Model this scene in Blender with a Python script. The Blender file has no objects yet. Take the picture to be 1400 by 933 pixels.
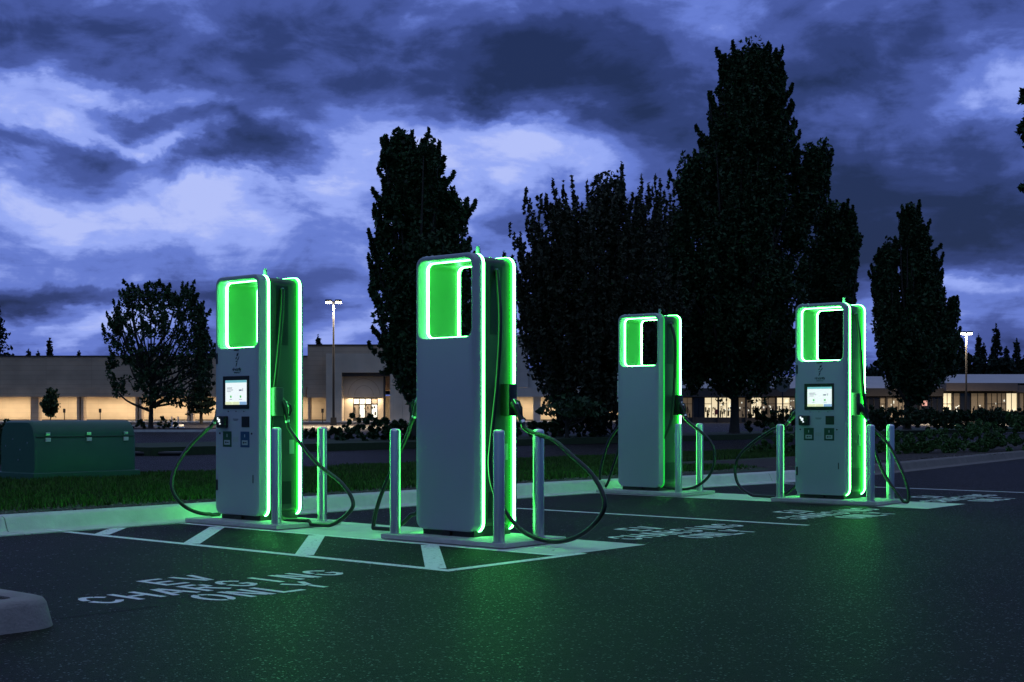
import bpy, bmesh, math, random
import numpy as np
from mathutils import Vector, Matrix
R = math.radians
SC = bpy.context.scene
COL = SC.collection
random.seed(7)
rng = np.random.default_rng(11)

# ------------------------------------------------------------------ camera
CAMZ = 1.10
F = 1870.0            # focal length in photo pixels (photo 1400 wide)
cam_d = bpy.data.cameras.new('camera'); cam = bpy.data.objects.new('camera', cam_d); COL.objects.link(cam)
cam.location = (0, 0, CAMZ); cam.rotation_euler = (R(90), 0, 0)
cam_d.sensor_width = 36; cam_d.lens = F / 1400 * 36
cam_d.shift_y = 99.5 / 1400
cam_d.clip_end = 5000; cam_d.clip_start = 0.05
SC.camera = cam
SC.view_settings.view_transform = 'Standard'; SC.view_settings.look = 'None'
SC.view_settings.gamma = 1; SC.view_settings.exposure = 0.0
SC.render.resolution_x = 1024; SC.render.resolution_y = 682

# ------------------------------------------------------------------ world: dusk sky with clouds
world = bpy.data.worlds.new('World'); SC.world = world; world.use_nodes = True
wt = world.node_tree; wt.nodes.clear()
def wn(t, **k):
    n = wt.nodes.new(t)
    for a, b in k.items(): setattr(n, a, b)
    return n
def wl(a, b): wt.links.new(a, b)
def wmath(op, a, b=None, c=None, clamp=False):
    n = wn('ShaderNodeMath', operation=op); n.use_clamp = clamp
    for i, v in enumerate((a, b, c)):
        if v is None: continue
        if hasattr(v, 'is_linked') or hasattr(v, 'links'): wl(v, n.inputs[i])
        else: n.inputs[i].default_value = v
    return n.outputs[0]
tc = wn('ShaderNodeTexCoord'); sep = wn('ShaderNodeSeparateXYZ'); wl(tc.outputs['Generated'], sep.inputs[0])
dx, dy, dz = sep.outputs
az = wmath('ARCTAN2', dx, dy); el = wmath('ARCSINE', dz)
den = wmath('ADD', wmath('MAXIMUM', dz, 0.0), 0.16)
cp = wn('ShaderNodeCombineXYZ'); wl(wmath('DIVIDE', dx, den), cp.inputs[0]); wl(wmath('DIVIDE', dy, den), cp.inputs[1])
def noise(vec, scale, detail, rough, dist=0.0, off=(0, 0, 0), stretch=(1, 1, 1)):
    m = wn('ShaderNodeMapping'); wl(vec, m.inputs['Vector']); m.inputs['Location'].default_value = off; m.inputs['Scale'].default_value = stretch
    n = wn('ShaderNodeTexNoise'); wl(m.outputs[0], n.inputs['Vector'])
    n.inputs['Scale'].default_value = scale; n.inputs['Detail'].default_value = detail
    n.inputs['Roughness'].default_value = rough; n.inputs['Distortion'].default_value = dist
    return n
n1 = noise(cp.outputs[0], 1.5, 8, 0.55, 0.5, (3.1, 1.7, 0), (1, 1.15, 1))
n2 = noise(cp.outputs[0], 4.2, 7, 0.62, 0.9, (7.1, 2.7, 0), (0.7, 1.4, 1))
ae = wn('ShaderNodeCombineXYZ'); wl(az, ae.inputs[0]); wl(wmath('MULTIPLY', el, 1.6), ae.inputs[1])
n3 = noise(ae.outputs[0], 9.0, 6, 0.58, 0.3, (1.3, 5.2, 0))
n4 = noise(ae.outputs[0], 9.0, 6, 0.58, 0.3, (8.3, 2.2, 3.0))
azw = wmath('ADD', az, wmath('MULTIPLY', wmath('SUBTRACT', n3.outputs[0], 0.5), 0.14))
elw = wmath('ADD', el, wmath('MULTIPLY', wmath('SUBTRACT', n4.outputs[0], 0.5), 0.080))
n5 = noise(ae.outputs[0], 6.5, 3, 0.5, 0.25, (2.7, 9.1, 6.0), (1, 1.05, 1))
n6 = noise(ae.outputs[0], 19.0, 9, 0.60, 0.35, (4.4, 3.1, 1.5), (1, 1.15, 1))
n7 = noise(ae.outputs[0], 11.0, 7, 0.55, 0.6, (1.4, 6.1, 4.5), (1, 1.2, 1))
V = wmath('ADD', 0.41, wmath('MULTIPLY', wmath('SUBTRACT', n5.outputs[0], 0.5), 0.85))
V = wmath('ADD', V, wmath('MULTIPLY', wmath('ABSOLUTE', wmath('SUBTRACT', n7.outputs[0], 0.5)), 0.75))
V = wmath('ADD', V, wmath('MULTIPLY', wmath('SUBTRACT', n6.outputs[0], 0.5), 0.55))
V = wmath('ADD', V, wmath('MULTIPLY', wmath('SUBTRACT', n1.outputs[0], 0.5), 0.50))
V = wmath('ADD', V, wmath('MULTIPLY', wmath('SUBTRACT', n2.outputs[0], 0.5), 0.22))
def blob(px, py, sx, sy, amp, p=1.0):
    """one soft cloud mass, placed by azimuth and elevation"""
    global V
    t = (px - 700) / F; h = (566 - py) / F
    a0 = math.atan(t); e0 = math.asin(h / math.sqrt(1 + t * t + h * h))
    da = wmath('DIVIDE', wmath('SUBTRACT', azw, a0), sx / F)
    de = wmath('DIVIDE', wmath('SUBTRACT', elw, e0), sy / F)
    r2 = wmath('ADD', wmath('MULTIPLY', da, da), wmath('MULTIPLY', de, de))
    g = wmath('EXPONENT', wmath('MULTIPLY', wmath('POWER', r2, p), -1.0))
    V = wmath('MULTIPLY_ADD', g, amp, V)
SKYBLOBS = [
 (120, 160, 160, 45, .52, 1.5), (330, 215, 280, 75, .20, 1), (60, 290, 180, 55, .30, 1), (600, 190, 170, 50, .32, 1.4),
 (250, 290, 260, 50, .17, 1), (480, 285, 120, 45, .22, 1), (700, 215, 110, 50, .22, 1), (860, 240, 90, 40, .15, 1),
 (200, 165, 130, 20, -.55, 1.3), (300, 218, 190, 22, -.50, 1.3), (380, 190, 70, 20, -.30, 1.5), (110, 262, 70, 32, -.34, 1.5), (40, 200, 110, 20, -.26, 1.5),
 (250, 60, 420, 52, -.12, 1.5), (300, 20, 500, 30, -.05, 1), (760, 85, 200, 60, -.24, 1.0), (880, 135, 130, 50, -.24, 1.0), (650, 120, 60, 20, -.10, 1), (700, 165, 60, 14, .12, 1), (690, 60, 90, 40, -.1, 1),
 (1180, 90, 120, 60, -.22, 1.4), (1240, 250, 200, 110, -.32, 1.2), (1380, 330, 180, 65, -.30, 1.2), (1100, 330, 160, 60, -.22, 1),
 (1320, 110, 110, 38, .30, 1.4), (1390, 140, 70, 35, .25, 1.2), (1190, 170, 50, 60, .12, 1), (1380, 400, 160, 22, .28, 1), (1290, 395, 60, 15, .1, 1),
 (1340, 440, 140, 16, .15, 1), (120, 405, 280, 14, -.28, 1.4), (150, 455, 280, 24, .30, 1), (650, 420, 300, 60, .10, 1), (440, 330, 120, 30, .06, 1), (460, 440, 70, 40, .14, 1),
 (760, 300, 130, 22, -.22, 1.3), (690, 350, 70, 25, .02, 1), (1130, 30, 300, 26, -.1, 1), (480, 80, 120, 40, .05, 1), (440, 275, 90, 18, -.12, 1.5), (100, 340, 200, 30, .06, 1),
]
for b_ in SKYBLOBS: blob(*b_)
ramp = wn('ShaderNodeValToRGB'); wl(V, ramp.inputs[0])
cr = ramp.color_ramp; cr.interpolation = 'EASE'
stops = [(0.0, (.014, .024, .085)), (.20, (.028, .046, .17)), (.41, (.064, .100, .355)), (.60, (.140, .212, .66)), (.79, (.32, .42, .95)), (.94, (.48, .56, 1.0))]
while len(cr.elements) < len(stops): cr.elements.new(0.5)
for e_, (p_, c_) in zip(cr.elements, stops): e_.position = p_; e_.color = (*c_, 1)
sky = wn('ShaderNodeTexSky', sky_type='NISHITA'); sky.sun_disc = False
sky.sun_elevation = R(0.5); sky.sun_rotation = R(200)
skm = wn('ShaderNodeVectorMath', operation='SCALE'); wl(sky.outputs[0], skm.inputs[0]); skm.inputs['Scale'].default_value = 0.05
skt = wn('ShaderNodeVectorMath', operation='MULTIPLY'); wl(skm.outputs[0], skt.inputs[0]); skt.inputs[1].default_value = (.10, .22, .60)
add = wn('ShaderNodeVectorMath', operation='ADD'); wl(ramp.outputs[0], add.inputs[0]); wl(skt.outputs[0], add.inputs[1])
# the open sky behind the clouds (Sky Texture) carries a little of the light, the clouds the rest
bg = wn('ShaderNodeBackground'); bg.inputs[1].default_value = 0.93

def smooth(x, a, b, lo, hi):
    n = wn('ShaderNodeMapRange', interpolation_type='SMOOTHSTEP'); wl(x, n.inputs[0])
    for i, v in enumerate((a, b, lo, hi)): n.inputs[i + 1].default_value = v
    return n.outputs[0]
# out-of-view sky tinted to shape the light: dimmed behind the camera, brightened overhead
back = smooth(wmath('ABSOLUTE', az), .55, 1.5, 0, 1); up_ = smooth(el, .34, .75, 0, 1)
dk = back
tint = wn('ShaderNodeMix'); tint.data_type = 'RGBA'; wl(dk, tint.inputs['Factor']); tint.inputs['A'].default_value = (1, 1, 1, 1); tint.inputs['B'].default_value = (.40, .66, .50, 1)
tin2 = wn('ShaderNodeMix'); tin2.data_type = 'RGBA'; wl(up_, tin2.inputs['Factor']); wl(tint.outputs['Result'], tin2.inputs['A']); tin2.inputs['B'].default_value = (2.6, 2.3, 1.25, 1)
mul = wn('ShaderNodeVectorMath', operation='MULTIPLY'); wl(add.outputs[0], mul.inputs[0]); wl(tin2.outputs['Result'], mul.inputs[1])
wl(mul.outputs[0], bg.inputs[0]); wo = wn('ShaderNodeOutputWorld'); wl(bg.outputs[0], wo.inputs[0])

sun_d = bpy.data.lights.new('sun', 'SUN'); sun_d.energy = 0.04; sun_d.angle = R(40); sun_d.color = (.7, .75, 1)
sun = bpy.data.objects.new('sun', sun_d); COL.objects.link(sun); sun.rotation_euler = (R(55), 0, R(-20))

# ------------------------------------------------------------------ frame of the car park
OX, OY = -.32, 11.54
U = Vector((math.cos(R(-40.37)), math.sin(R(-40.37)))); Vv = Vector((-U.y, U.x)); ROT = R(-40.37)
def W(a, b, z=0.0): return Vector((OX + a * U.x + b * Vv.x, OY + a * U.y + b * Vv.y, z))
def ray_b(px, py, b):           # point of the plane b=const seen at photo pixel px,py (used to lay out cables)
    k = (px - 700) / F
    Y = (b + OX * Vv.x + OY * Vv.y) / (k * Vv.x + Vv.y)
    return Vector((k * Y, Y, CAMZ + (566 - py) / F * Y))
def PX(px, Y): return (px - 700) / F * Y
def PZ(py, Y): return CAMZ + (566 - py) / F * Y

# ------------------------------------------------------------------ materials
MATS = {}
def mat(name, color, rough=.6, metal=0.0, emit=None, estr=0.0, nscale=None, namt=.25, bump=0.0, bscale=40, spec=.5, island=0.0, coat=0.0, ncoord='Object'):
    if name in MATS: return MATS[name]
    m = bpy.data.materials.new(name); m.use_nodes = True; nt = m.node_tree
    p = nt.nodes['Principled BSDF']
    p.inputs['Base Color'].default_value = (*color, 1); p.inputs['Roughness'].default_value = rough
    p.inputs['Metallic'].default_value = metal; p.inputs['Specular IOR Level'].default_value = spec
    p.inputs['Coat Weight'].default_value = coat
    if emit: p.inputs['Emission Color'].default_value = (*emit, 1); p.inputs['Emission Strength'].default_value = estr
    t = nt.nodes.new('ShaderNodeTexCoord')
    if nscale or island:
        mx = nt.nodes.new('ShaderNodeMix'); mx.data_type = 'RGBA'
        mx.inputs['A'].default_value = (*[c * (1 - namt) for c in color], 1); mx.inputs['B'].default_value = (*[min(1, c * (1 + namt)) for c in color], 1)
        if island:
            g = nt.nodes.new('ShaderNodeNewGeometry'); nt.links.new(g.outputs['Random Per Island'], mx.inputs['Factor'])
        else:
            n = nt.nodes.new('ShaderNodeTexNoise'); n.inputs['Scale'].default_value = nscale; n.inputs['Detail'].default_value = 6; n.inputs['Roughness'].default_value = .65
            nt.links.new(t.outputs[ncoord], n.inputs['Vector']); nt.links.new(n.outputs[0], mx.inputs['Factor'])
        nt.links.new(mx.outputs['Result'], p.inputs['Base Color'])
    if bump:
        n = nt.nodes.new('ShaderNodeTexNoise'); n.inputs['Scale'].default_value = bscale; n.inputs['Detail'].default_value = 4
        nt.links.new(t.outputs[ncoord], n.inputs['Vector'])
        b = nt.nodes.new('ShaderNodeBump'); b.inputs['Strength'].default_value = bump; b.inputs['Distance'].default_value = .01
        nt.links.new(n.outputs[0], b.inputs['Height']); nt.links.new(b.outputs[0], p.inputs['Normal'])
    MATS[name] = m
    return m

def asphalt(name, c0, c1, rough, bstr, grain, speck):
    m = bpy.data.materials.new(name); m.use_nodes = True; nt = m.node_tree; L = nt.links.new
    p = nt.nodes['Principled BSDF']
    t = nt.nodes.new('ShaderNodeTexCoord')
    def nz(s, d, r=.6):
        n = nt.nodes.new('ShaderNodeTexNoise'); n.inputs['Scale'].default_value = s; n.inputs['Detail'].default_value = d; n.inputs['Roughness'].default_value = r
        L(t.outputs['Object'], n.inputs['Vector']); return n
    big = nz(.55, 7); mid = nz(11, 4); fine = nz(grain, 3, .7)
    vor = nt.nodes.new('ShaderNodeTexVoronoi'); vor.inputs['Scale'].default_value = grain * .75; L(t.outputs['Object'], vor.inputs['Vector'])
    mx = nt.nodes.new('ShaderNodeMix'); mx.data_type = 'RGBA'; mx.inputs['A'].default_value = (*c0, 1); mx.inputs['B'].default_value = (*c1, 1)
    s = nt.nodes.new('ShaderNodeMapRange'); s.inputs[1].default_value = .40; s.inputs[2].default_value = .60
    a1 = nt.nodes.new('ShaderNodeMath'); a1.operation = 'ADD'; L(big.outputs[0], a1.inputs[0]); L(mid.outputs[0], a1.inputs[1])
    a2 = nt.nodes.new('ShaderNodeMath'); a2.operation = 'MULTIPLY'; a2.inputs[1].default_value = .5; L(a1.outputs[0], a2.inputs[0])
    L(a2.outputs[0], s.inputs[0]); L(s.outputs[0], mx.inputs['Factor'])
    # pale stone chips in the binder
    st = nt.nodes.new('ShaderNodeSeparateColor'); L(vor.outputs['Color'], st.inputs[0])
    gt = nt.nodes.new('ShaderNodeMath'); gt.operation = 'GREATER_THAN'; gt.inputs[1].default_value = 1 - speck; L(st.outputs[0], gt.inputs[0])
    m2 = nt.nodes.new('ShaderNodeMix'); m2.data_type = 'RGBA'; L(gt.outputs[0], m2.inputs['Factor']); L(mx.outputs['Result'], m2.inputs['A']); m2.inputs['B'].default_value = (.10, .10, .095, 1)
    L(m2.outputs['Result'], p.inputs['Base Color'])
    rr = nt.nodes.new('ShaderNodeMapRange'); L(fine.outputs[0], rr.inputs[0]); rr.inputs[1].default_value = .3; rr.inputs[2].default_value = .7
    rr.inputs[3].default_value = rough - .08; rr.inputs[4].default_value = rough + .14
    rm = nt.nodes.new('ShaderNodeMix'); L(gt.outputs[0], rm.inputs['Factor']); L(rr.outputs[0], rm.inputs['A']); rm.inputs['B'].default_value = .3; L(rm.outputs['Result'], p.inputs['Roughness'])
    sl = nt.nodes.new('ShaderNodeMapRange'); L(gt.outputs[0], sl.inputs[0]); sl.inputs[3].default_value = .12; sl.inputs[4].default_value = .35; L(sl.outputs[0], p.inputs['Specular IOR Level'])
    b = nt.nodes.new('ShaderNodeBump'); b.inputs['Strength'].default_value = bstr; b.inputs['Distance'].default_value = .014
    hs = nt.nodes.new('ShaderNodeMath'); hs.operation = 'SUBTRACT'; L(fine.outputs[0], hs.inputs[0]); L(vor.outputs['Distance'], hs.inputs[1])
    L(hs.outputs[0], b.inputs['Height']); L(b.outputs[0], p.inputs['Normal'])
    p.inputs['Specular IOR Level'].default_value = .13
    return m
M_ASPH = asphalt('worn_asphalt', (.0125, .0105, .0088), (.026, .022, .0175), .56, .9, 150, .03)
M_SEAL = asphalt('sealed_asphalt', (.009, .0085, .007), (.018, .017, .0145), .60, .7, 110, .008)
M_CONC = mat('concrete', (.62, .61, .58), .85, nscale=5, namt=.28, bump=.35, bscale=90)
M_CURB = mat('curb_concrete', (.60, .59, .55), .85, nscale=3.2, namt=.35, bump=.4, bscale=60)
M_PAD = mat('pad_concrete', (.46, .46, .44), .8, nscale=9, namt=.3, bump=.3, bscale=120)
def paint_mat():
    m = bpy.data.materials.new('worn_road_paint'); m.use_nodes = True; nt = m.node_tree; L = nt.links.new
    p = nt.nodes['Principled BSDF']; t = nt.nodes.new('ShaderNodeTexCoord')
    n = nt.nodes.new('ShaderNodeTexNoise'); n.inputs['Scale'].default_value = 26; n.inputs['Detail'].default_value = 8; n.inputs['Roughness'].default_value = .75
    L(t.outputs['Object'], n.inputs['Vector'])
    r = nt.nodes.new('ShaderNodeValToRGB'); r.color_ramp.elements[0].position = .33; r.color_ramp.elements[0].color = (.12, .12, .12, 1)
    r.color_ramp.elements[1].position = .46; r.color_ramp.elements[1].color = (.86, .86, .84, 1)
    L(n.outputs[0], r.inputs[0]); L(r.outputs[0], p.inputs['Base Color']); p.inputs['Roughness'].default_value = .6
    b = nt.nodes.new('ShaderNodeBump'); b.inputs['Strength'].default_value = .4; b.inputs['Distance'].default_value = .004
    L(n.outputs[0], b.inputs['Height']); L(b.outputs[0], p.inputs['Normal'])
    return m
M_PAINT = paint_mat()
M_PANEL = mat('powder_coated_panel', (.38, .44, .48), .38, nscale=1.6, namt=.06, spec=.5)
M_BODY = mat('grey_body', (.045, .05, .048), .4, nscale=2, namt=.1)
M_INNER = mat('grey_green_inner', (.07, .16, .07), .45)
M_BLACK = mat('black_plastic', (.012, .012, .013), .35)
M_RUBBER = mat('cable_rubber', (.010, .010, .011), .32, bump=.15, bscale=30)
M_DARK = mat('dark_plinth', (.03, .03, .03), .6)
M_STEEL = mat('brushed_steel', (.74, .75, .76), .29, metal=1.0)
M_LEDC = mat('led_core', (.3, .9, .4), .4, emit=(.105, 1.0, .20), estr=31)
M_LEDD = mat('led_diffuser', (.1, .8, .2), .4, emit=(.010, 1.0, .026), estr=9)
M_LEDF = mat('led_faint', (.1, .8, .2), .4, emit=(.02, 1.0, .07), estr=.30)
M_WHITE = mat('white_plastic', (.7, .7, .7), .4)
M_DKGREEN = mat('dark_green_sticker', (.01, .07, .03), .5)
M_BLUE = mat('blue_sticker', (.012, .07, .16), .5)
M_LOGO = mat('dark_logo_print', (.012, .03, .04), .5)
M_BOXG = mat('green_cabinet_paint', (.030, .105, .065), .42, nscale=4, namt=.15, bump=.05, bscale=200)
M_BARK = mat('bark', (.05, .042, .035), .9, nscale=6, namt=.4, bump=.6, bscale=20)
M_LEAF = mat('leaf_dark', (.026, .060, .022), .6, island=1, namt=.65, spec=.3)
M_LEAF2 = mat('leaf_mid', (.035, .075, .026), .6, island=1, namt=.6, spec=.3)
M_LEAFR = mat('leaf_reddish', (.045, .05, .028), .6, island=1, namt=.6, spec=.3)
M_NEEDLE = mat('needle', (.012, .026, .018), .8, island=1, namt=.5, spec=.2)
M_HEDGE = mat('hedge_leaf', (.022, .05, .016), .6, island=1, namt=.7, spec=.3)
M_HEDGEG = mat('shrub_leaf', (.055, .12, .03), .6, island=1, namt=.6, spec=.3)
M_GRASS = mat('grass_blade', (.045, .098, .016), .7, island=1, namt=.6, spec=.2)
M_TURF = mat('turf_soil', (.03, .05, .018), .95, nscale=8, namt=.5, bump=.8, bscale=60)
M_MULCH = mat('mulch', (.035, .025, .018), .95, nscale=40, namt=.7, bump=1.0, bscale=110)
M_POLE = mat('dark_pole', (.012, .012, .014), .5)
M_LAMP = mat('lamp_lens', (1, .95, .85), .4, emit=(1, .86, .62), estr=40)

# ------------------------------------------------------------------ mesh helpers
class MB:
    def __init__(s): s.bm = bmesh.new()
    def box(s, x0, x1, y0, y1, z0, z1, bev=0.0, M=None, segs=2):
        r = bmesh.ops.create_cube(s.bm, size=1); vs = r['verts']
        for v in vs: v.co = Vector(((x0 + x1) / 2 + v.co.x * (x1 - x0), (y0 + y1) / 2 + v.co.y * (y1 - y0), (z0 + z1) / 2 + v.co.z * (z1 - z0)))
        if bev:
            es = list({e for v in vs for e in v.link_edges})
            rb = bmesh.ops.bevel(s.bm, geom=es, offset=bev, segments=segs, affect='EDGES', profile=.5)
            vs = list({v for f in rb['faces'] for v in f.verts} | {v for v in vs if v.is_valid})
        if M is not None:
            for v in vs: v.co = M @ v.co
        return vs
    def cyl(s, p0, p1, r0, r1=None, seg=16, caps=True):
        r1 = r0 if r1 is None else r1
        p0, p1 = Vector(p0), Vector(p1); d = p1 - p0
        q = d.to_track_quat('Z', 'Y').to_matrix()
        c0, c1 = [], []
        for i in range(seg):
            t = 2 * math.pi * i / seg; o = Vector((math.cos(t), math.sin(t), 0))
            c0.append(s.bm.verts.new(p0 + q @ (o * r0))); c1.append(s.bm.verts.new(p1 + q @ (o * r1)))
        for i in range(seg):
            j = (i + 1) % seg; s.bm.faces.new((c0[i], c0[j], c1[j], c1[i]))
        if caps: s.bm.faces.new(c0[::-1]); s.bm.faces.new(c1)
    def tube(s, pts, rad, seg=8, smooth=True):
        pts = [Vector(p) for p in pts]; n = len(pts)
        rads = rad if isinstance(rad, (list, tuple)) else [rad] * n
        prev = None; up = Vector((.31, .17, .93)).normalized()
        for i, p in enumerate(pts):
            d = (pts[min(i + 1, n - 1)] - pts[max(i - 1, 0)]).normalized()
            x = up.cross(d)
            if x.length < 1e-3: x = Vector((1, 0, 0)).cross(d)
            x.normalize(); y = d.cross(x); up = y if prev is not None else y
            ring = [s.bm.verts.new(p + (x * math.cos(2 * math.pi * k / seg) + y * math.sin(2 * math.pi * k / seg)) * rads[i]) for k in range(seg)]
            up = (y).normalized()
            # keep the frame stable: reuse y as the next up vector
            if prev:
                for k in range(seg):
                    j = (k + 1) % seg; s.bm.faces.new((prev[k], prev[j], ring[j], ring[k]))
            else: s.bm.faces.new(ring[::-1])
            prev = ring
        s.bm.faces.new(prev)
    def poly(s, pts):
        return s.bm.faces.new([s.bm.verts.new(Vector(p)) for p in pts])
    def prism(s, pts, z0, z1):
        lo = [s.bm.verts.new(Vector((p[0], p[1], z0))) for p in pts]; hi = [s.bm.verts.new(Vector((p[0], p[1], z1))) for p in pts]
        n = len(pts); s.bm.faces.new(hi); s.bm.faces.new(lo[::-1])
        for i in range(n): s.bm.faces.new((lo[i], lo[(i + 1) % n], hi[(i + 1) % n], hi[i]))
    def build(s, name, m, parent=None, smooth=False, loc=None):
        bmesh.ops.recalc_face_normals(s.bm, faces=s.bm.faces)
        me = bpy.data.meshes.new(name); s.bm.to_mesh(me); s.bm.free()
        for mm in (m if isinstance(m, (list, tuple)) else [m]): me.materials.append(mm)
        if smooth:
            me.polygons.foreach_set('use_smooth', [True] * len(me.polygons))
            try: me.set_sharp_from_angle(angle=R(40))
            except Exception: pass
        o = bpy.data.objects.new(name, me); COL.objects.link(o)
        if parent: o.parent = parent
        if loc: o.location = loc
        return o
def tag(o, label=None, cat=None, group=None, kind=None):
    if label: o['label'] = label
    if cat: o['category'] = cat
    if group: o['group'] = group
    if kind: o['kind'] = kind
    return o
def empty(name, loc, rz=0.0):
    o = bpy.data.objects.new(name, None); COL.objects.link(o); o.location = loc; o.rotation_euler = (0, 0, rz); o.empty_display_size = .2
    return o
def copy_tree(o, parent=None):
    c = o.copy(); COL.objects.link(c); c.parent = parent
    for ch in [x for x in bpy.data.objects if x.parent == o]: copy_tree(ch, c)
    return c
def raw_mesh(name, verts, faces_n, m, parent=None):
    """verts (N,4,3) quads -> one mesh, fast"""
    N = verts.shape[0]; k = verts.shape[1]
    me = bpy.data.meshes.new(name); me.vertices.add(N * k); me.vertices.foreach_set('co', verts.reshape(-1).astype(np.float32))
    me.loops.add(N * k); me.loops.foreach_set('vertex_index', np.arange(N * k, dtype=np.int32))
    me.polygons.add(N); me.polygons.foreach_set('loop_start', np.arange(0, N * k, k, dtype=np.int32))
    me.update(calc_edges=True); me.materials.append(m)
    o = bpy.data.objects.new(name, me); COL.objects.link(o)
    if parent: o.parent = parent
    return o
def flat(name, pts_ab, z, m, kind='structure', ab=True):
    b = MB(); b.poly([W(p[0], p[1], z) if ab else (p[0], p[1], z) for p in pts_ab])
    o = b.build(name, m); tag(o, kind=kind); return o

# ------------------------------------------------------------------ ground
g = MB(); g.poly([(-1500, -300, 0), (1500, -300, 0), (1500, 2500, 0), (-1500, 2500, 0)]); tag(g.build('ground', M_ASPH), kind='structure')
flat('sealed_parking_bays', [(-3.72, -14), (1.12, -14), (1.12, 10.62), (-3.72, 10.62)], .001, M_SEAL)
def lb(b0, a0, a1): return [(a0, b0), (a1, b0), (a1, b0 + .1), (a0, b0 + .1)]
for b0 in (-.24, 6.56):
    flat('concrete_walkway', [(-3.72, b0), (1.14, b0), (1.14, b0 + 1.13), (-3.72, b0 + 1.13)], .002, M_CONC)
ml = MB()
def strip(pts, w, z=.0032):
    (a0, b0), (a1, b1) = pts; d = Vector((a1 - a0, b1 - b0)).normalized(); n = Vector((-d.y, d.x)) * w / 2
    ml.poly([W(a0 + n.x, b0 + n.y, z), W(a1 + n.x, b1 + n.y, z), W(a1 - n.x, b1 - n.y, z), W(a0 - n.x, b0 - n.y, z)])
Z1 = .0029
strip([(-3.69, -1.58), (1.22, -1.58)], .09); strip([(-3.97, -1.63), (-3.685, -1.585)], .09, .0135); strip([(-3.72, -.28), (1.12, -.28)], .07); strip([(1.17, -1.535), (1.17, -.02)], .09, Z1)
for a0 in (-1.63, -3.07, -.22): strip([(a0, -.31), (a0 + 1.24, -1.54)], .15, .0027)
strip([(-3.70, -1.0), (-3.17, -1.54)], .15, .0027)
strip([(-3.6, 3.56), (1.22, 3.56)], .09); strip([(-3.0, 10.55), (1.3, 10.55)], .09)
tag(ml.build('painted_lines', M_PAINT), kind='structure')

# stencil lettering on the asphalt ------------------------------------------------
def stroke(mb, f, p, q, w):
    p, q = Vector(p), Vector(q); d = (q - p).normalized(); n = Vector((-d.y, d.x)) * w / 2
    mb.poly([f(p + n), f(q + n), f(q - n), f(p - n)])
def arcs(mb, f, cx, cy, rx, ry, t0, t1, w, n=10):
    for i in range(n):
        a = R(t0 + (t1 - t0) * i / n); b = R(t0 + (t1 - t0) * (i + 1) / n)
        mb.poly([f(Vector((cx + math.cos(t) * (rx + s), cy + math.sin(t) * (ry + s)))) for t, s in ((a, w / 2), (b, w / 2), (b, -w / 2), (a, -w / 2))])
w_ = .25
def glyph(mb, ch, f):       # unit cell: x 0..1, y 0..1.6; stencil breaks kept
    s = lambda *a: stroke(mb, f, *a, w_)
    if ch == 'E': s((.1, 0), (.1, 1.6)); s((.24, 1.5), (.95, 1.5)); s((.24, .8), (.85, .8)); s((.24, .1), (.95, .1))
    elif ch == 'V': s((.08, 1.6), (.44, .05)); s((.92, 1.6), (.56, .05))
    elif ch in 'CG':
        arcs(mb, f, .5, .8, .4, .7, 60, 172, w_); arcs(mb, f, .5, .8, .4, .7, 188, 300, w_); s((.72, 1.42), (.95, 1.15)); s((.72, .18), (.95, .45))
        if ch == 'G': s((.88, .45), (.88, .78)); s((.6, .68), (.78, .68))
    elif ch == 'H': s((.1, 0), (.1, 1.6)); s((.9, 0), (.9, 1.6)); s((.24, .8), (.76, .8))
    elif ch == 'A': s((.06, 0), (.44, 1.6)); s((.94, 0), (.56, 1.6)); s((.36, .5), (.64, .5))
    elif ch == 'R': s((.1, 0), (.1, 1.6)); s((.24, 1.5), (.7, 1.5)); s((.24, .8), (.7, .8)); s((.84, 1.4), (.84, .9)); s((.5, .68), (.92, 0))
    elif ch == 'I': s((.5, 0), (.5, 1.6))
    elif ch == 'N': s((.1, 0), (.1, 1.6)); s((.9, 0), (.9, 1.6)); s((.25, 1.5), (.75, .1))
    elif ch == 'O': arcs(mb, f, .5, .8, .4, .7, 98, 262, w_, 12); arcs(mb, f, .5, .8, .4, .7, -82, 82, w_, 12)
    elif ch == 'L': s((.1, 0), (.1, 1.6)); s((.24, .1), (.95, .1))
    elif ch == 'Y': s((.06, 1.6), (.44, .82)); s((.94, 1.6), (.56, .82)); s((.5, 0), (.5, .72))
mt = MB(); lz = [.014]
def word(text, b_c, a_base, skew=0.0, cw=.19, pitch=.253, h=.34):
    n = len(text); b0 = b_c - (n * pitch - (pitch - cw)) / 2
    for i, ch in enumerate(text):
        def f(p, i=i):
            bb = b0 + i * pitch + p.x * cw; lz[0] += 1e-5 if lz[0] < .0145 else -.0005
            return W(a_base - p.y / 1.6 * h + skew * (bb - b_c), bb, .003)
        glyph(mt, ch, f)
for bc in (-3.13, 2.16, 5.16, 8.75):
    word('EV', bc, .37, -.02); word('CHARGING', bc, .80, -.02); word('ONLY', bc, 1.22, -.02)
tag(mt.build('painted_lettering', M_PAINT), kind='structure')

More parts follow.
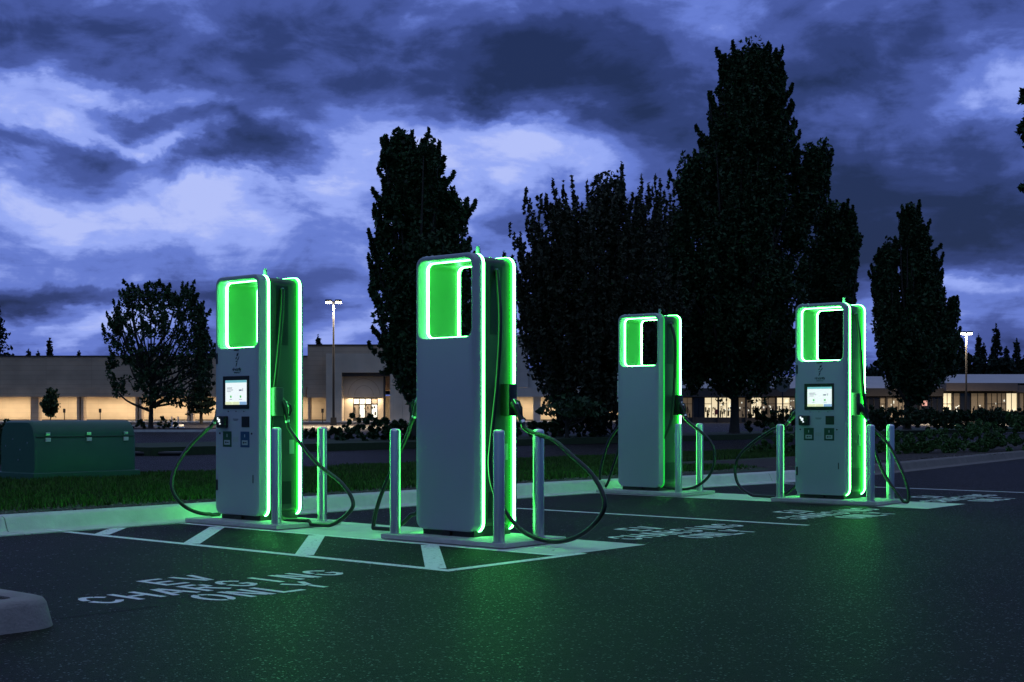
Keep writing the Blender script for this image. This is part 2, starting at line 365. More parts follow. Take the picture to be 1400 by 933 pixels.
# curb, sweeping along the bays ---------------------------------------------------
curb_path = [(-3.98, -14), (-3.98, -6), (-3.98, 0), (-3.98, 4.5), (-3.96, 7.0), (-3.7, 8.4), (-3.4, 9.6), (-3.28, 11), (-3.35, 13), (-3.6, 16), (-4.2, 21), (-4.7, 25.3), (-5.6, 33), (-7, 45), (-8, 60)]
def resample(path, step):
    out = []; P = [Vector(p) for p in path]
    for p, q in zip(P, P[1:]):
        n = max(1, int((q - p).length / step))
        for i in range(n): out.append(p.lerp(q, i / n))
    out.append(P[-1])
    for _ in range(6):
        out = [out[0]] + [(out[i - 1] + out[i] * 2 + out[i + 1]) / 4 for i in range(1, len(out) - 1)] + [out[-1]]
    return out
def sweep(path, prof, m, name, closed_groups=6, mapper=W, gap=.012):
    mb = MB(); n = len(path)
    nor = []
    for i in range(n):
        d = (path[min(i + 1, n - 1)] - path[max(i - 1, 0)]).normalized(); nor.append(Vector((d.y, -d.x)))   # towards +a
    i = 0
    while i < n - 1:
        j = min(i + closed_groups, n - 1); rows = []
        for k in range(i, j + 1):
            p = path[k].copy()
            if k == i: p = p.lerp(path[k + 1], gap)
            if k == j: p = p.lerp(path[k - 1], gap)
            rows.append([mb.bm.verts.new(mapper(p.x + nor[k].x * o, p.y + nor[k].y * o, z)) for o, z in prof])
        for r0, r1 in zip(rows, rows[1:]):
            for q in range(len(prof) - 1): mb.bm.faces.new((r0[q], r0[q + 1], r1[q + 1], r1[q]))
        mb.bm.faces.new(rows[0]); mb.bm.faces.new(rows[-1][::-1]); i = j
    o = mb.build(name, m, smooth=True); tag(o, kind='structure'); return o
cp_ = resample(curb_path, .5)
prof = [(.30, -.02), (.30, .011), (.02, .014), (.0, .03), (-.045, .125), (-.065, .145), (-.10, .152), (-.30, .152), (-.30, -.02)]
sweep([p for p in cp_ if p.y < 12.1], prof, M_CURB, 'curb'); sweep([p for p in cp_ if p.y > 11.7], prof, mat('dimmed_curb_concrete', (.17, .15, .13), .9, nscale=3, namt=.4, bump=.5, bscale=60), 'dimmed_far_curb')  # far stretch coloured darker to stand for its distance from the chargers' light
# grass verge behind the curb, up to the road
def verge(a_far, z, name, m, inner=-.30, a_list=None):
    mb = MB(); near = [(p.x + inner, p.y) for p in cp_]
    v0 = [mb.bm.verts.new(W(a, b, z)) for a, b in near]; v1 = [mb.bm.verts.new(W(a_far, b, z)) for a, b in near]
    v2 = [mb.bm.verts.new(W(a_far, b, -.02)) for a, b in near]
    for i in range(len(near) - 1):
        mb.bm.faces.new((v0[i], v0[i + 1], v1[i + 1], v1[i])); mb.bm.faces.new((v1[i], v1[i + 1], v2[i + 1], v2[i]))
    o = mb.build(name, m); tag(o, kind='structure')
verge(-10.9, .135, 'verge', M_TURF)
# mulch strip along the back of the curb, and mulch bed at the right
mb = MB()
pts = [(p.x - .302, p.y) for p in cp_]; wv = [.45 + .18 * math.sin(i * .7) + .12 * math.sin(i * 1.9 + 1) + (2.6 if p.y > 12 else 0) * min(1, max(0, (p.y - 12) / 3)) for i, p in enumerate(cp_)]
a_ = [mb.bm.verts.new(W(p[0], p[1], .139)) for p in pts]; b_ = [mb.bm.verts.new(W(p[0] - w, p[1], .139)) for p, w in zip(pts, wv)]
for i in range(len(pts) - 1): mb.bm.faces.new((a_[i], a_[i + 1], b_[i + 1], b_[i]))
tag(mb.build('mulch_bed', M_MULCH), kind='structure')
# gravel and chips lying on the mulch strip
N = 2600; bb = rng.uniform(-8, 24, N); aa = -4.3 - np.abs(rng.normal(0, .35, N)); sz = rng.uniform(.006, .022, N)
q = np.zeros((N, 4, 3))
for i in range(N):
    c = W(aa[i], bb[i], .145 + rng.uniform(0, .01)); t = rng.uniform(0, 6.28); s = sz[i]
    for k, (x, y) in enumerate(((-1, -.6), (1, -.5), (.8, .6), (-.9, .5))):
        q[i, k] = (c.x + s * (x * math.cos(t) - y * math.sin(t)), c.y + s * (x * math.sin(t) + y * math.cos(t)), c.z + s * .5 * (rng.uniform(-1, 1)))
tag(raw_mesh('bark_chips', q, 4, mat('chips', (.12, .10, .08), .9, island=1, namt=.7)), kind='stuff')
# grass
N = 230000
bb = rng.uniform(-10, 30, N); tt = rng.uniform(0, 1, N) ** .9; aa = -4.75 - tt * 6.1
keep = np.sin(aa * 3.1 + bb * 1.3) * .12 + rng.uniform(0, 1, N) < np.clip((-4.55 - aa) * 1.8, .1, 1.0)
keep &= ~((bb > 13) & (aa > -7.5))
keep &= ~((aa > -11.6) & (aa < -10.1) & (bb > 1.8) & (bb < 3.8))
aa, bb = aa[keep], bb[keep]; N = len(aa)
X = OX + aa * U.x + bb * Vv.x; Yp = OY + aa * U.y + bb * Vv.y
h = rng.uniform(.03, .085, N) * (1 + .35 * np.sin(X * 2.3) * np.sin(Yp * 1.9)); wd = rng.uniform(.004, .009, N) * (1 + Yp / 25); t = rng.uniform(0, math.pi, N); ln = rng.normal(0, .025, (N, 2))
q = np.zeros((N, 3, 3)); cx, sx = np.cos(t) * wd, np.sin(t) * wd
q[:, 0] = np.stack([X - cx, Yp - sx, np.full(N, .13)], 1); q[:, 1] = np.stack([X + cx, Yp + sx, np.full(N, .13)], 1)
q[:, 2] = np.stack([X + ln[:, 0], Yp + ln[:, 1], .135 + h], 1)
tag(raw_mesh('grass', q, 3, M_GRASS), kind='stuff')
# loose grit on the paving
N = 900; bb = np.concatenate([rng.uniform(-7, 12, 600), rng.uniform(-6, 8, 300)]); aa = np.concatenate([-3.66 + np.abs(rng.normal(0, .12, 600)), rng.uniform(-3, 3.5, 300)]); q = np.zeros((N, 4, 3))
for i in range(N):
    c = W(aa[i], bb[i], .016 if aa[i] < -3.68 else .006); t = rng.uniform(0, 6.28); s = rng.uniform(.004, .013)
    for k, (x, y) in enumerate(((-1, -.6), (1, -.5), (.8, .6), (-.9, .5))): q[i, k] = (c.x + s * (x * math.cos(t) - y * math.sin(t)), c.y + s * (x * math.sin(t) + y * math.cos(t)), c.z + s * .4 * rng.uniform(0, 1))
tag(raw_mesh('grit', q, 4, mat('grit_stone', (.14, .13, .11), .9, island=1, namt=.7)), kind='stuff')
# island nose at the near left
isl = MB()
def rr2(a0, a1, b0, b1, r, n=8):
    pts = []
    for cx, cy, s in ((a1 - r, b1 - r, 0), (a0 + r, b1 - r, 90), (a0 + r, b0 + r, 180), (a1 - r, b0 + r, 270)):
        for i in range(n + 1):
            t = R(s + 90 * i / n); pts.append((cx + r * math.cos(t), cy + r * math.sin(t)))
    return pts
def ring_solid(mb, loops):     # loops: list of point lists (same count) bridged in order, closed into a tube
    vs = [[mb.bm.verts.new(p) for p in l] for l in loops]; n = len(vs[0])
    for i in range(len(vs)):
        A, B_ = vs[i], vs[(i + 1) % len(vs)]
        for k in range(n): mb.bm.faces.new((A[k], A[(k + 1) % n], B_[(k + 1) % n], B_[k]))
io = lambda ins, r, z: [W(a, b, z) for a, b in rr2(-2.2 + ins, 1.38 - ins, -9 + ins, -4.665 - ins, r)]
ring_solid(isl, [io(0, .22, -.01), io(.03, .20, .12), io(.045, .19, .143), io(.07, .17, .152), io(.17, .10, .152), io(.19, .09, .146), io(.19, .09, -.01)])
tag(isl.build('island_curb', mat('island_curb_concrete', (.30, .27, .25), .9, nscale=4, namt=.45, bump=.6, bscale=70), smooth=True), kind='structure')  # nose concrete darker than the bay curb
ib = MB(); ib.poly([W(a, b, .140) for a, b in rr2(-2.0, 1.185, -8.8, -4.86, .09)]); tag(ib.build('island_mulch', M_MULCH), kind='structure')
# road strips beyond the verge: planted islands
def island(poly, z, name, m=M_TURF, ab=True, curb=True):
    P = [W(a, b) for a, b in poly] if ab else [Vector(p) for p in poly]
    mb = MB(); mb.prism([(p.x, p.y) for p in P], -.02, z); o = mb.build(name, m); tag(o, kind='structure')
    if curb:
        c = MB(); n = len(P)
        for i in range(n):
            p, q_ = P[i], P[(i + 1) % n]; d = Vector((q_.x - p.x, q_.y - p.y)).normalized()
            M = Matrix.Translation((p.x, p.y, 0)) @ Matrix.Rotation(math.atan2(d.y, d.x), 4, 'Z')
            L_ = (Vector((q_.x, q_.y)) - Vector((p.x, p.y))).length
            c.box(.01, L_ - .01, -.17, -.002, -.01, .15, .02, M=M)
        tag(c.build('island_edging', M_CURB), kind='structure')
island([(-22.6, 12.5), (-22.6, 110), (-27.5, 110), (-27.5, 12.5)][::-1], .22, 'planted_island')
island([(PX(95, 84), 82), (PX(292, 84), 82), (PX(292, 84), 87), (PX(95, 84), 87)], .2, 'planted_island', M_MULCH, ab=False)
island([(PX(-60, 120), 118), (PX(245, 120), 118), (PX(245, 120), 121), (PX(-60, 120), 121)], .2, 'planted_island', M_MULCH, ab=False)

# ------------------------------------------------------------------ chargers
AW, Z0, Z1p = .69, .095, 2.47
def rrect(x0, x1, z0, z1, r, n=8):
    return rr2(x0, x1, z0, z1, max(r, .004), n)
def oloop(ins, b, r=.085, dz=0): return [(x, b, z + dz) for x, z in rrect(-AW + ins, -ins, Z0 + ins, Z1p - ins, r - ins)]
def iloop(ins, b, r=.07): return [(x, b, z) for x, z in rrect(-AW + .032 - ins, -.036 + ins, 1.755 - ins, 2.425 + ins, r + ins)]
def quad(mb, a0, a1, z0, z1, b): mb.poly([(a0, b, z0), (a1, b, z0), (a1, b, z1), (a0, b, z1)])
def text_mesh(txt, size, name, m, parent, loc, bold=0.0):
    c = bpy.data.curves.new(name, 'FONT'); c.body = txt; c.size = size; c.align_x = 'CENTER'; c.extrude = .0006; c.offset = bold
    o = bpy.data.objects.new(name, c); COL.objects.link(o)
    dg = bpy.context.evaluated_depsgraph_get(); me = bpy.data.meshes.new_from_object(o.evaluated_get(dg)); bpy.data.objects.remove(o)
    me.materials.clear(); me.materials.append(m); n = bpy.data.objects.new(name, me); COL.objects.link(n); n.parent = parent; n.location = loc; n.rotation_euler = (R(90), 0, 0)
    return n
SCR = lambda n, c, s=1.0: mat(n, c, .3, emit=c, estr=s)
def face_parts(root, blue=True):
    def P(name, m, fn, parent=root, smooth=False):
        b = MB(); fn(b); return b.build(name, m, parent, smooth)
    bz = P('screen_bezel', M_BLACK, lambda b: b.box(-.554, -.150, -.012, .001, 1.150, 1.475, .006))
    sc = P('screen', SCR('screen_glow', (.80, .86, .82), 1.0), lambda b: b.box(-.507, -.176, -.0135, -.011, 1.190, 1.432))
    P('menu_bar', SCR('screen_teal', (.16, .48, .50), .9), lambda b: b.box(-.507, -.176, -.0150, -.0136, 1.408, 1.432), sc)
    for x0, x1 in ((-.507, -.400), (-.396, -.288)): P('footer_button', SCR('screen_yellow', (.75, .80, .48), .9), lambda b: b.box(x0, x1, -.0150, -.0136, 1.190, 1.220), sc)
    P('footer_panel', SCR('screen_blue', (.25, .42, .62), .8), lambda b: b.box(-.284, -.176, -.0150, -.0136, 1.190, 1.220), sc)
    for x0, x1, z0, z1 in ((-.480, -.400, 1.352, 1.360), (-.480, -.385, 1.334, 1.340), (-.480, -.420, 1.318, 1.323), (-.440, -.400, 1.240, 1.245), (-.290, -.245, 1.240, 1.245)):
        P('text_line', SCR('screen_grey', (.25, .30, .36), .6), lambda b: b.box(x0, x1, -.0150, -.0136, z0, z1), sc)
    P('car_icon', SCR('screen_grey', (.25, .30, .36), .6), lambda b: b.prism([(-.292, -.0150), (-.250, -.0150), (-.250, -.0136), (-.292, -.0136)], 1.325, 1.341), sc)
    P('plug_icon', SCR('screen_grey', (.25, .30, .36), .6), lambda b: b.box(-.238, -.230, -.0150, -.0136, 1.322, 1.352), sc)
    for x in (-.42, -.268): P('plug_icon', SCR('screen_green', (.12, .55, .16), .8), lambda b: b.cyl((x, -.0136, 1.270), (x, -.0152, 1.270), .013, seg=12), sc)
    P('sensor_slot', M_BLACK, lambda b: b.box(-.386, -.312, -.004, .001, 1.727, 1.742, .002))
    def logo(b):
        quad(b, 0, 0, 0, 0, 0) if False else None
        f = lambda pts: b.poly([(x, -.0012, z) for x, z in pts])
        f([(-.350, 1.668), (-.322, 1.676), (-.316, 1.704), (-.344, 1.696)])
        f([(-.366, 1.640), (-.347, 1.646), (-.341, 1.664), (-.360, 1.658)])
        f([(-.340, 1.632), (-.318, 1.638), (-.302, 1.668), (-.312, 1.668), (-.323, 1.648), (-.337, 1.644)])
        f([(-.358, 1.612), (-.330, 1.620), (-.334, 1.629), (-.362, 1.621)])
        f([(-.362, 1.566), (-.352, 1.570), (-.334, 1.610), (-.352, 1.604)])
    lg = P('emblem', M_LOGO, logo)
    t1 = text_mesh('electrify', .044, 'logo_lettering', M_LOGO, lg, (-.345, -.0012, 1.527), .0012)
    t2 = text_mesh('america', .028, 'logo_lettering', M_LOGO, lg, (-.345, -.0012, 1.502))
    for x in (-.477, -.355, -.233): P('indicator_stud', M_BLACK, lambda b: b.cyl((x, .001, 1.124), (x, -.003, 1.124), .006, seg=10))
    for x in (-.612, -.112): P('lock_cap', M_BLACK, lambda b: b.cyl((x, .001, .905), (x, -.004, .905), .010, seg=12))
    cr_ = P('card_reader', M_BLACK, lambda b: (b.box(-.618, -.478, -.045, .001, .960, 1.078, .010), b.box(-.610, -.486, -.052, -.044, .985, 1.070, .004)))
    def cm(b):
        b.box(-.575, -.545, -.0545, -.0515, 1.015, 1.048, .001); b.box(-.590, -.572, -.0545, -.0515, 1.040, 1.064, .001); b.box(-.555, -.535, -.0545, -.0515, .993, 1.006, .001)
    P('reader_keys', mat('reader_glow', (.8, .85, .85), .4, emit=(.8, .9, .9), estr=1.2), cm, cr_)
    P('contactless_reader', M_BLACK, lambda b: b.box(-.264, -.148, -.008, .001, .968, 1.074, .004))
    P('printed_notice', M_LOGO, lambda b: (b.box(-.405, -.320, -.0015, .0005, 1.044, 1.050), b.box(-.395, -.330, -.0015, .0005, 1.032, 1.036)))
    P('printed_notice', mat('pale_notice', (.36, .42, .42), .5), lambda b: b.box(-.405, -.320, -.0015, .0005, .820, .870))
    for x0, m in ((-.562, M_DKGREEN), (-.284, M_BLUE if blue else M_DKGREEN)):
        st = P('instruction_sticker', m, lambda b: b.box(x0, x0 + .136, -.003, .0005, .770, .925, .001))
        P('sticker_panel', mat('sticker_pale', (.42, .5, .48), .5), lambda b: (b.box(x0 + .024, x0 + .112, -.0045, -.0028, .792, .838), b.box(x0 + .062, x0 + .072, -.0045, -.0028, .868, .898)), st)
        P('sticker_print', M_LOGO, lambda b: (b.box(x0 + .040, x0 + .060, -.0055, -.0042, .806, .824), b.box(x0 + .066, x0 + .096, -.0055, -.0042, .810, .820)), st)
    for z in (1.60, .33): P('door_hinge', M_BLACK, lambda b: b.box(-.668, -.646, -.010, .001, z, z + .11, .004))
    P('door_latch', M_BLACK, lambda b: b.box(-.098, -.086, -.004, .001, .42, .50, .002))

def charger(loc, label, front_screen, faint, blue=True):
    r = empty('ev_charger', loc, ROT); tag(r, label, 'EV charger', 'electric car chargers on the walkways')
    b = MB(); ring_solid(b, [oloop(.020, 0), oloop(.006, .006), oloop(0, .02), oloop(0, .098), iloop(0, .098), iloop(0, .012), iloop(.006, .003), iloop(.012, 0)])
    b.build('front_panel', M_PANEL, r, True)
    b = MB(); ring_solid(b, [oloop(0, .536), oloop(0, .552), oloop(.008, .566), oloop(.024, .572), iloop(.012, .572), iloop(.004, .566), iloop(0, .555), iloop(0, .536)])
    b.build('rear_panel', M_PANEL, r, True)
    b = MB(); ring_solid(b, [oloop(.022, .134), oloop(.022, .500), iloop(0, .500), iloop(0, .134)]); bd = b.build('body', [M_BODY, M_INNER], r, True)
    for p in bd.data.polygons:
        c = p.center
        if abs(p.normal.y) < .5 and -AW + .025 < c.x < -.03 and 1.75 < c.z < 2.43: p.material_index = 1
    b = MB(); b.box(-AW + .045, -.045, .05, .525, .05, .13); b.build('plinth', M_DARK, r)
    b = MB(); b.box(-.40, -.30, .02, .055, .052, .09, .004); b.build('foot_clamp', M_BLACK, r)
    core = M_LEDC
    for bb_, fa in ((.099, faint), (.501, False)):
        led = MB(); ring_solid(led, [oloop(i_, bb_ + q_, dz=-.006) for i_, q_ in ((-.002, 0), (-.002, .034), (.021, .034), (.021, 0))])
        lo = led.build('light_strip', M_LEDF if fa else M_LEDD, r, True)
        c = MB(); ring_solid(c, [oloop(i_, bb_ + q_, dz=-.006) for i_, q_ in ((-.006, .003), (-.006, .030), (-.001, .030), (-.001, .003))])
        c.build('light_core', M_LEDF if fa else core, lo, True)
    for bb_ in (.099, .501):
        led = MB(); ring_solid(led, [iloop(-.004, bb_), iloop(-.004, bb_ + .034), iloop(.01, bb_ + .034), iloop(.01, bb_)])
        lo = led.build('window_light_strip', M_LEDD, r, True)
        c = MB(); ring_solid(c, [iloop(-.011, bb_ + .003), iloop(-.011, bb_ + .030), iloop(-.002, bb_ + .030), iloop(-.002, bb_ + .003)])
        c.build('light_core', core, lo, True)
    b = MB(); b.cyl((-.10, .16, 2.44), (-.10, .16, 2.535), .016, seg=12); b.build('antenna', M_PANEL, r, True)
    for x_, y_, z_ in ((-.62, .05, 2.466), (-.55, .05, 2.466), (-.10, .30, 2.445)):
        b = MB(); b.box(x_, x_ + .02, y_, y_ + .02, z_, z_ + .013, .003); b.build('roof_bolt', M_STEEL, r)
    for sgn in (1, -1):
        x = -.022 if sgn > 0 else -AW + .022
        def sx_(o): return x + sgn * o
        b = MB(); b.box(min(sx_(-.001), sx_(.003)), max(sx_(-.001), sx_(.003)), .225, .385, 1.78, 2.37, .001); ch = b.build('cable_channel', M_BLACK, r)
        b = MB(); b.cyl((sx_(.0), .30, 2.335), (sx_(.022), .30, 2.335), .016, seg=14); b.build('cable_gland', M_STEEL, ch, True)
        b = MB(); lo_, hi_ = sorted((sx_(-.001), sx_(.105))); b.box(lo_, hi_, .145 if front_screen else .36, .245 if front_screen else .47, 1.08, 1.36, .012); ho = b.build('connector_holster', M_BODY if front_screen else M_BLACK, r, True)
        lo_, hi_ = sorted((sx_(-.001), sx_(.004)))
        b = MB(); b.box(lo_, hi_, .40, .46, .70, .84, .001); b.build('rating_plate', mat('plate_grey', (.3, .3, .3), .4), r)
        b = MB(); b.box(lo_, hi_, .19, .43, .20, .43, .002); b.build('side_vent', M_BLACK, r)
    if front_screen: face_parts(r, blue)
    return r

def spline(pts, per=8):
    P = [Vector(p) for p in pts]; P = [P[0] * 2 - P[1]] + P + [P[-1] * 2 - P[-2]]; out = []
    for i in range(1, len(P) - 2):
        for k in range(per):
            t = k / per; a, b, c, d = P[i - 1:i + 3]
            out.append(.5 * ((2 * b) + (-a + c) * t + (2 * a - 5 * b + 4 * c - d) * t * t + (-a + 3 * b - 3 * c + d) * t ** 3))
    out.append(P[-2]); return out
def to_local(root_loc, p):
    d = Vector((p.x - root_loc.x, p.y - root_loc.y)); return Vector((d.x * U.x + d.y * U.y, d.x * Vv.x + d.y * Vv.y, p.z))
def cable(root, pts, rad=.0195, ground=.068, edge=None):
    """pts: local (a,b,z) list from gland to connector"""
    P = spline(pts, 10)
    for p in P: p.z = max(p.z, ground if (-.9 < p.x < .5 and -.2 < p.y < .6) else .035)
    b = MB(); b.tube(P, rad, 10); b.build('charging_cable', M_RUBBER, root, True)
def connector(root, tip, back, up=Vector((0, 0, 1))):
    """pistol-grip plug: nose at tip (in the holster), grip running back"""
    tip, back = Vector(tip), Vector(back); d = (back - tip); L_ = d.length; d.normalize()
    side = d.cross(up).normalized(); upv = side.cross(d).normalized()
    b = MB()
    P = lambda t, h=0, s=0: tip + d * (t * L_) + upv * h + side * s
    b.tube([P(-.35), P(-.05), P(.0)], [.030, .032, .036], 14); b.tube([P(0), P(.18, .006), P(.42, .012), P(.7, .006), P(1)], [.040, .043, .034, .026, .020], 14)
    c = b.build('connector', M_BLACK, root, True)
    b = MB(); b.tube([P(.12, .045), P(.3, .074), P(.55, .066), P(.75, .030)], [.009, .010, .010, .009], 8); b.build('connector_guard', M_BLACK, c, True)
    b = MB(); b.tube([P(.93), P(1.03)], [.0235, .0225], 14); b.build('connector_collar', M_STEEL, c, True)
    b = MB(); b.box(-.018, .018, -.004, .004, -.03, .03, .003, M=Matrix.Translation(P(.2, .046)) @ d.to_track_quat('Z', 'Y').to_matrix().to_4x4()); b.build('release_button', M_STEEL, c)

CH = {1: W(-2.8, -.02), 2: W(0, 0), 3: W(-2.77, 6.83), 4: W(0.0, 6.78)}
r1 = charger(CH[1], 'charger with a lit screen, blue and green stickers, standing against the curb at the left', True, False, True)
r2 = charger(CH[2], 'largest charger in the photo, blank blue grey front, closest to the camera', False, False)
r3 = charger(CH[3], 'blank teal fronted charger with an unlit front edge strip, beside the curb', False, True)
r4 = charger(CH[4], 'charger with a lit screen and two dark green stickers, rightmost of the four', True, False, False)
def run(root, pix, tip, back, sgn=1):
    """pix, tip, back: (px, py, b_local) measured on the photograph, each with the real depth b it hangs at"""
    off = (root.location - W(0, 0)); ob = off.x * Vv.x + off.y * Vv.y
    L3 = lambda q: to_local(root.location, ray_b(q[0], q[1], q[2] + ob))
    pts = [(-.004, .30, 2.335)] if sgn > 0 else [(-AW + .004, .30, 2.335), (-AW - .03, .30, 2.0), (-AW - .05, .30, 1.5)]
    pts += [L3(q) for q in pix]
    T_, B_ = L3(tip), L3(back)
    if sgn > 0: T_.x = max(T_.x, .05)
    else: T_.x = min(T_.x, -AW - .05)
    dd = (B_ - T_).normalized(); B_ = T_ + dd * min(.26, max(.19, (B_ - T_).length))
    pts.append(B_ + dd * .08); pts.append(B_ - dd * .01)
    cable(root, pts); connector(root, T_, B_)
run(r2, [(684, 440, .24), (680, 520, .22), (672, 600, .17), (670, 640, .15), (677, 675, .17), (700, 712, .22), (724, 732, .22), (760, 741, .22), (795, 731, .25), (821, 706, .28), (826, 682, .3), (810, 650, .32), (780, 622, .34), (756, 602, .37)], (694, 548, .42), (715, 578, .40))
run(r1, [(385, 430, .26), (379, 500, .2), (372, 560, .17), (368, 620, .15), (369, 665, .16), (376, 695, .2), (392, 712, .2), (422, 723, .22), (455, 717, .24), (478, 700, .27), (482, 684, .3), (466, 660, .32), (436, 636, .34), (410, 606, .32)], (380, 549, .24), (393, 577, .28))
run(r3, [(923, 470, .24), (921, 540, .22), (916, 580, .18), (902, 612, .1), (896, 640, .1), (902, 662, .14), (925, 669, .2), (950, 666, .22), (970, 650, .26), (977, 625, .3), (970, 602, .32)], (925, 551, .42), (937, 569, .40))
run(r4, [(1176, 470, .24), (1180, 530, .25), (1186, 575, .28), (1195, 612, .3), (1210, 650, .32), (1228, 676, .3), (1238, 688, .28), (1243, 678, .28), (1236, 650, .3), (1216, 610, .34)], (1171, 553, .22), (1186, 575, .28))
run(r1, [(302, 694, .22), (286, 703, .05), (262, 698, -.12), (244, 685, -.24), (235, 665, -.26), (240, 640, -.18), (258, 612, -.02), (280, 590, .12)], (306, 560, .2), (293, 577, .2), -1)
run(r2, [(576, 680, .34), (560, 706, .32), (540, 722, .3), (514, 727, .28), (511, 715, .28), (520, 680, .28), (538, 638, .3), (556, 598, .34)], (577, 545, .4), (568, 566, .38), -1)
run(r3, [(846, 610, .3), (838, 640, .3), (829, 664, .3), (821, 664, .3), (822, 640, .3), (832, 605, .33)], (856, 560, .4), (848, 578, .38), -1)
run(r4, [(1092, 560, .12), (1096, 600, .06), (1098, 640, .06), (1088, 664, .1), (1062, 681, .15), (1035, 680, .2), (1012, 666, .25), (1005, 645, .28), (1010, 625, .3), (1030, 605, .3), (1056, 588, .26)], (1094, 563, .2), (1082, 573, .2), -1)
b = MB(); b.box(-.775, -.692, .100, .118, 1.27, 1.67, .008); sb_ = b.build('side_plate', M_WHITE, r3)
for z_ in (1.56, 1.63, 1.31):
    b = MB(); b.box(-.768, -.745, .096, .0995, z_, z_ + .022, .001); b.build('plate_slot', M_BLACK, sb_)

# pads and bollards
def pad(root, lab):
    b = MB(); b.box(-.92, .50, -.20, .62, .009, .05, .006); o = b.build('concrete_pad', M_PAD); o.location = root.location; o.rotation_euler = (0, 0, ROT)
    tag(o, lab, 'concrete pad', 'pads under the chargers')
pad(r1, 'concrete pad under the charger at the left by the curb'); pad(r2, 'concrete pad under the closest charger in the middle')
pad(r3, 'concrete pad under the farthest blank teal charger'); pad(r4, 'concrete pad under the rightmost charger')
def bollard_mesh():
    b = MB(); bm = b.bm; seg = 48
    prof = [(.047, 0), (.047, .895), (.045, .906), (.038, .915), (.022, .921), (.001, .923)]
    rows = [[bm.verts.new((r_ * math.cos(2 * math.pi * k / seg), r_ * math.sin(2 * math.pi * k / seg), z)) for k in range(seg)] for r_, z in prof]
    for A, B_ in zip(rows, rows[1:]):
        for k in range(seg): bm.faces.new((A[k], A[(k + 1) % seg], B_[(k + 1) % seg], B_[k]))
    return b
bol = empty('bollard', (0, 0, 0)); bo = bollard_mesh().build('post', M_STEEL, bol, True)
b = MB(); b.cyl((0, 0, 0), (0, 0, .006), .062, seg=28); b.build('base_ring', M_STEEL, bol, True)
b = MB(); b.cyl((.0465, -.0, .06), (.052, 0, .06), .006, seg=8); b.build('set_screw', M_BLACK, bol, True)
spots = [(1, .38, -.10, 'steel bollard before the lit side of the leftmost charger'), (1, .40, .46, 'steel bollard on the far side of the left charger pad, under the hanging cable'),
 (2, .40, -.14, 'steel bollard at the near corner of the closest charger, its cable passing behind'), (2, .36, .42, 'steel bollard right of the closest charger with the thick cable crossing it'),
 (2, -.84, -.10, 'steel bollard left of the closest charger, green streak down one side'),
 (3, .38, -.10, 'steel bollard next to the side of the blank teal charger'), (3, .38, .42, 'steel bollard right of the blank teal charger inside its cable loop'),
 (4, .38, -.10, 'steel bollard at the near corner of the rightmost charger'), (4, .38, .44, 'rightmost steel bollard, behind the hanging cable of the rightmost charger'),
 (4, -.84, -.10, 'steel bollard left of the rightmost charger, inside the cable loop on the ground'), (4, -.84, .44, 'steel bollard half hidden against the left edge of the rightmost charger')]
for i, (c, a, bb_, lab) in enumerate(spots):
    o = bol if i == 0 else copy_tree(bol)
    p = CH[c]; o.location = (p.x + a * U.x + bb_ * Vv.x, p.y + a * U.y + bb_ * Vv.y, .05); o.rotation_euler = (0, 0, R(-50 + 37 * i))
    tag(o, lab, 'bollard', 'steel bollards around the chargers')

# ------------------------------------------------------------------ green utility cabinet
cab = empty('utility_cabinet', W(-10.15, 1.90, .13), ROT); tag(cab, 'dark green rounded metal utility cabinet with three pale latches on the grass', 'utility cabinet')
def cabinet_profile(n=8, ins=0, top=.87):
    pts = [(0 - ins, .10), (0 - ins * .5, .60)]          # (a, z), a=0 is the near face
    for i in range(n + 1):
        t = R(0 + 90 * i / n); pts.append((-.20 + .19 * math.cos(t), .62 + (top - .62) * math.sin(t)))
    for i in range(n + 1):
        t = R(90 + 90 * i / n); pts.append((-.74 + .20 * math.cos(t), .62 + (top - .62) * math.sin(t)))
    pts += [(-.95, .60), (-.95, .10)]; return pts
b = MB(); prof_ = cabinet_profile(); L_ = 1.68
def crow(bv, sh, zs=1.0): return [b.bm.verts.new((-.47 + (a + .47) * sh, bv, .10 + (z - .10) * zs)) for a, z in prof_]
rows = [crow(.03, .97, .96), crow(0, .985, .985), crow(-.0, 1), crow(L_, 1), crow(L_ , .985, .985), crow(L_ - .03, .97, .96)]
rows = [crow(.0, .965, .965), crow(.02, .99, .99), crow(.05, 1), crow(L_ - .05, 1), crow(L_ - .02, .99, .99), crow(L_, .965, .965)]
for A, B_ in zip(rows, rows[1:]):
    for k in range(len(A) - 1): b.bm.faces.new((A[k], A[k + 1], B_[k + 1], B_[k]))
    b.bm.faces.new((A[-1], A[0], B_[0], B_[-1]))
b.bm.faces.new(rows[0]); b.bm.faces.new(rows[-1][::-1])
b.build('cabinet_body', M_BOXG, cab, True)
b = MB(); b.box(-1.0, .05, -.05, L_ + .05, 0, .12, .012); b.build('base', M_BOXG, cab)
b = MB(); b.box(-.004, .006, .02, L_ - .02, .628, .640, .002); b.build('lid_seam', M_DARK, cab)
for bb_ in (.20, .87, 1.50):
    b = MB(); b.box(.002, .018, bb_ - .035, bb_ + .035, .655, .70, .004); la = b.build('latch', M_STEEL, cab)
    b = MB(); b.box(.002, .022, bb_ - .04, bb_ + .04, .565, .622, .004); b.build('latch_hasp', M_WHITE, la)
b = MB()
for a, z in ((-.4, .45), (-.2, .55), (-.6, .6), (-.45, .3), (-.8, .5)): b.cyl((a, .012, z), (a, -.006, z), .012, seg=8)
b.build('rivets', M_STEEL, cab)

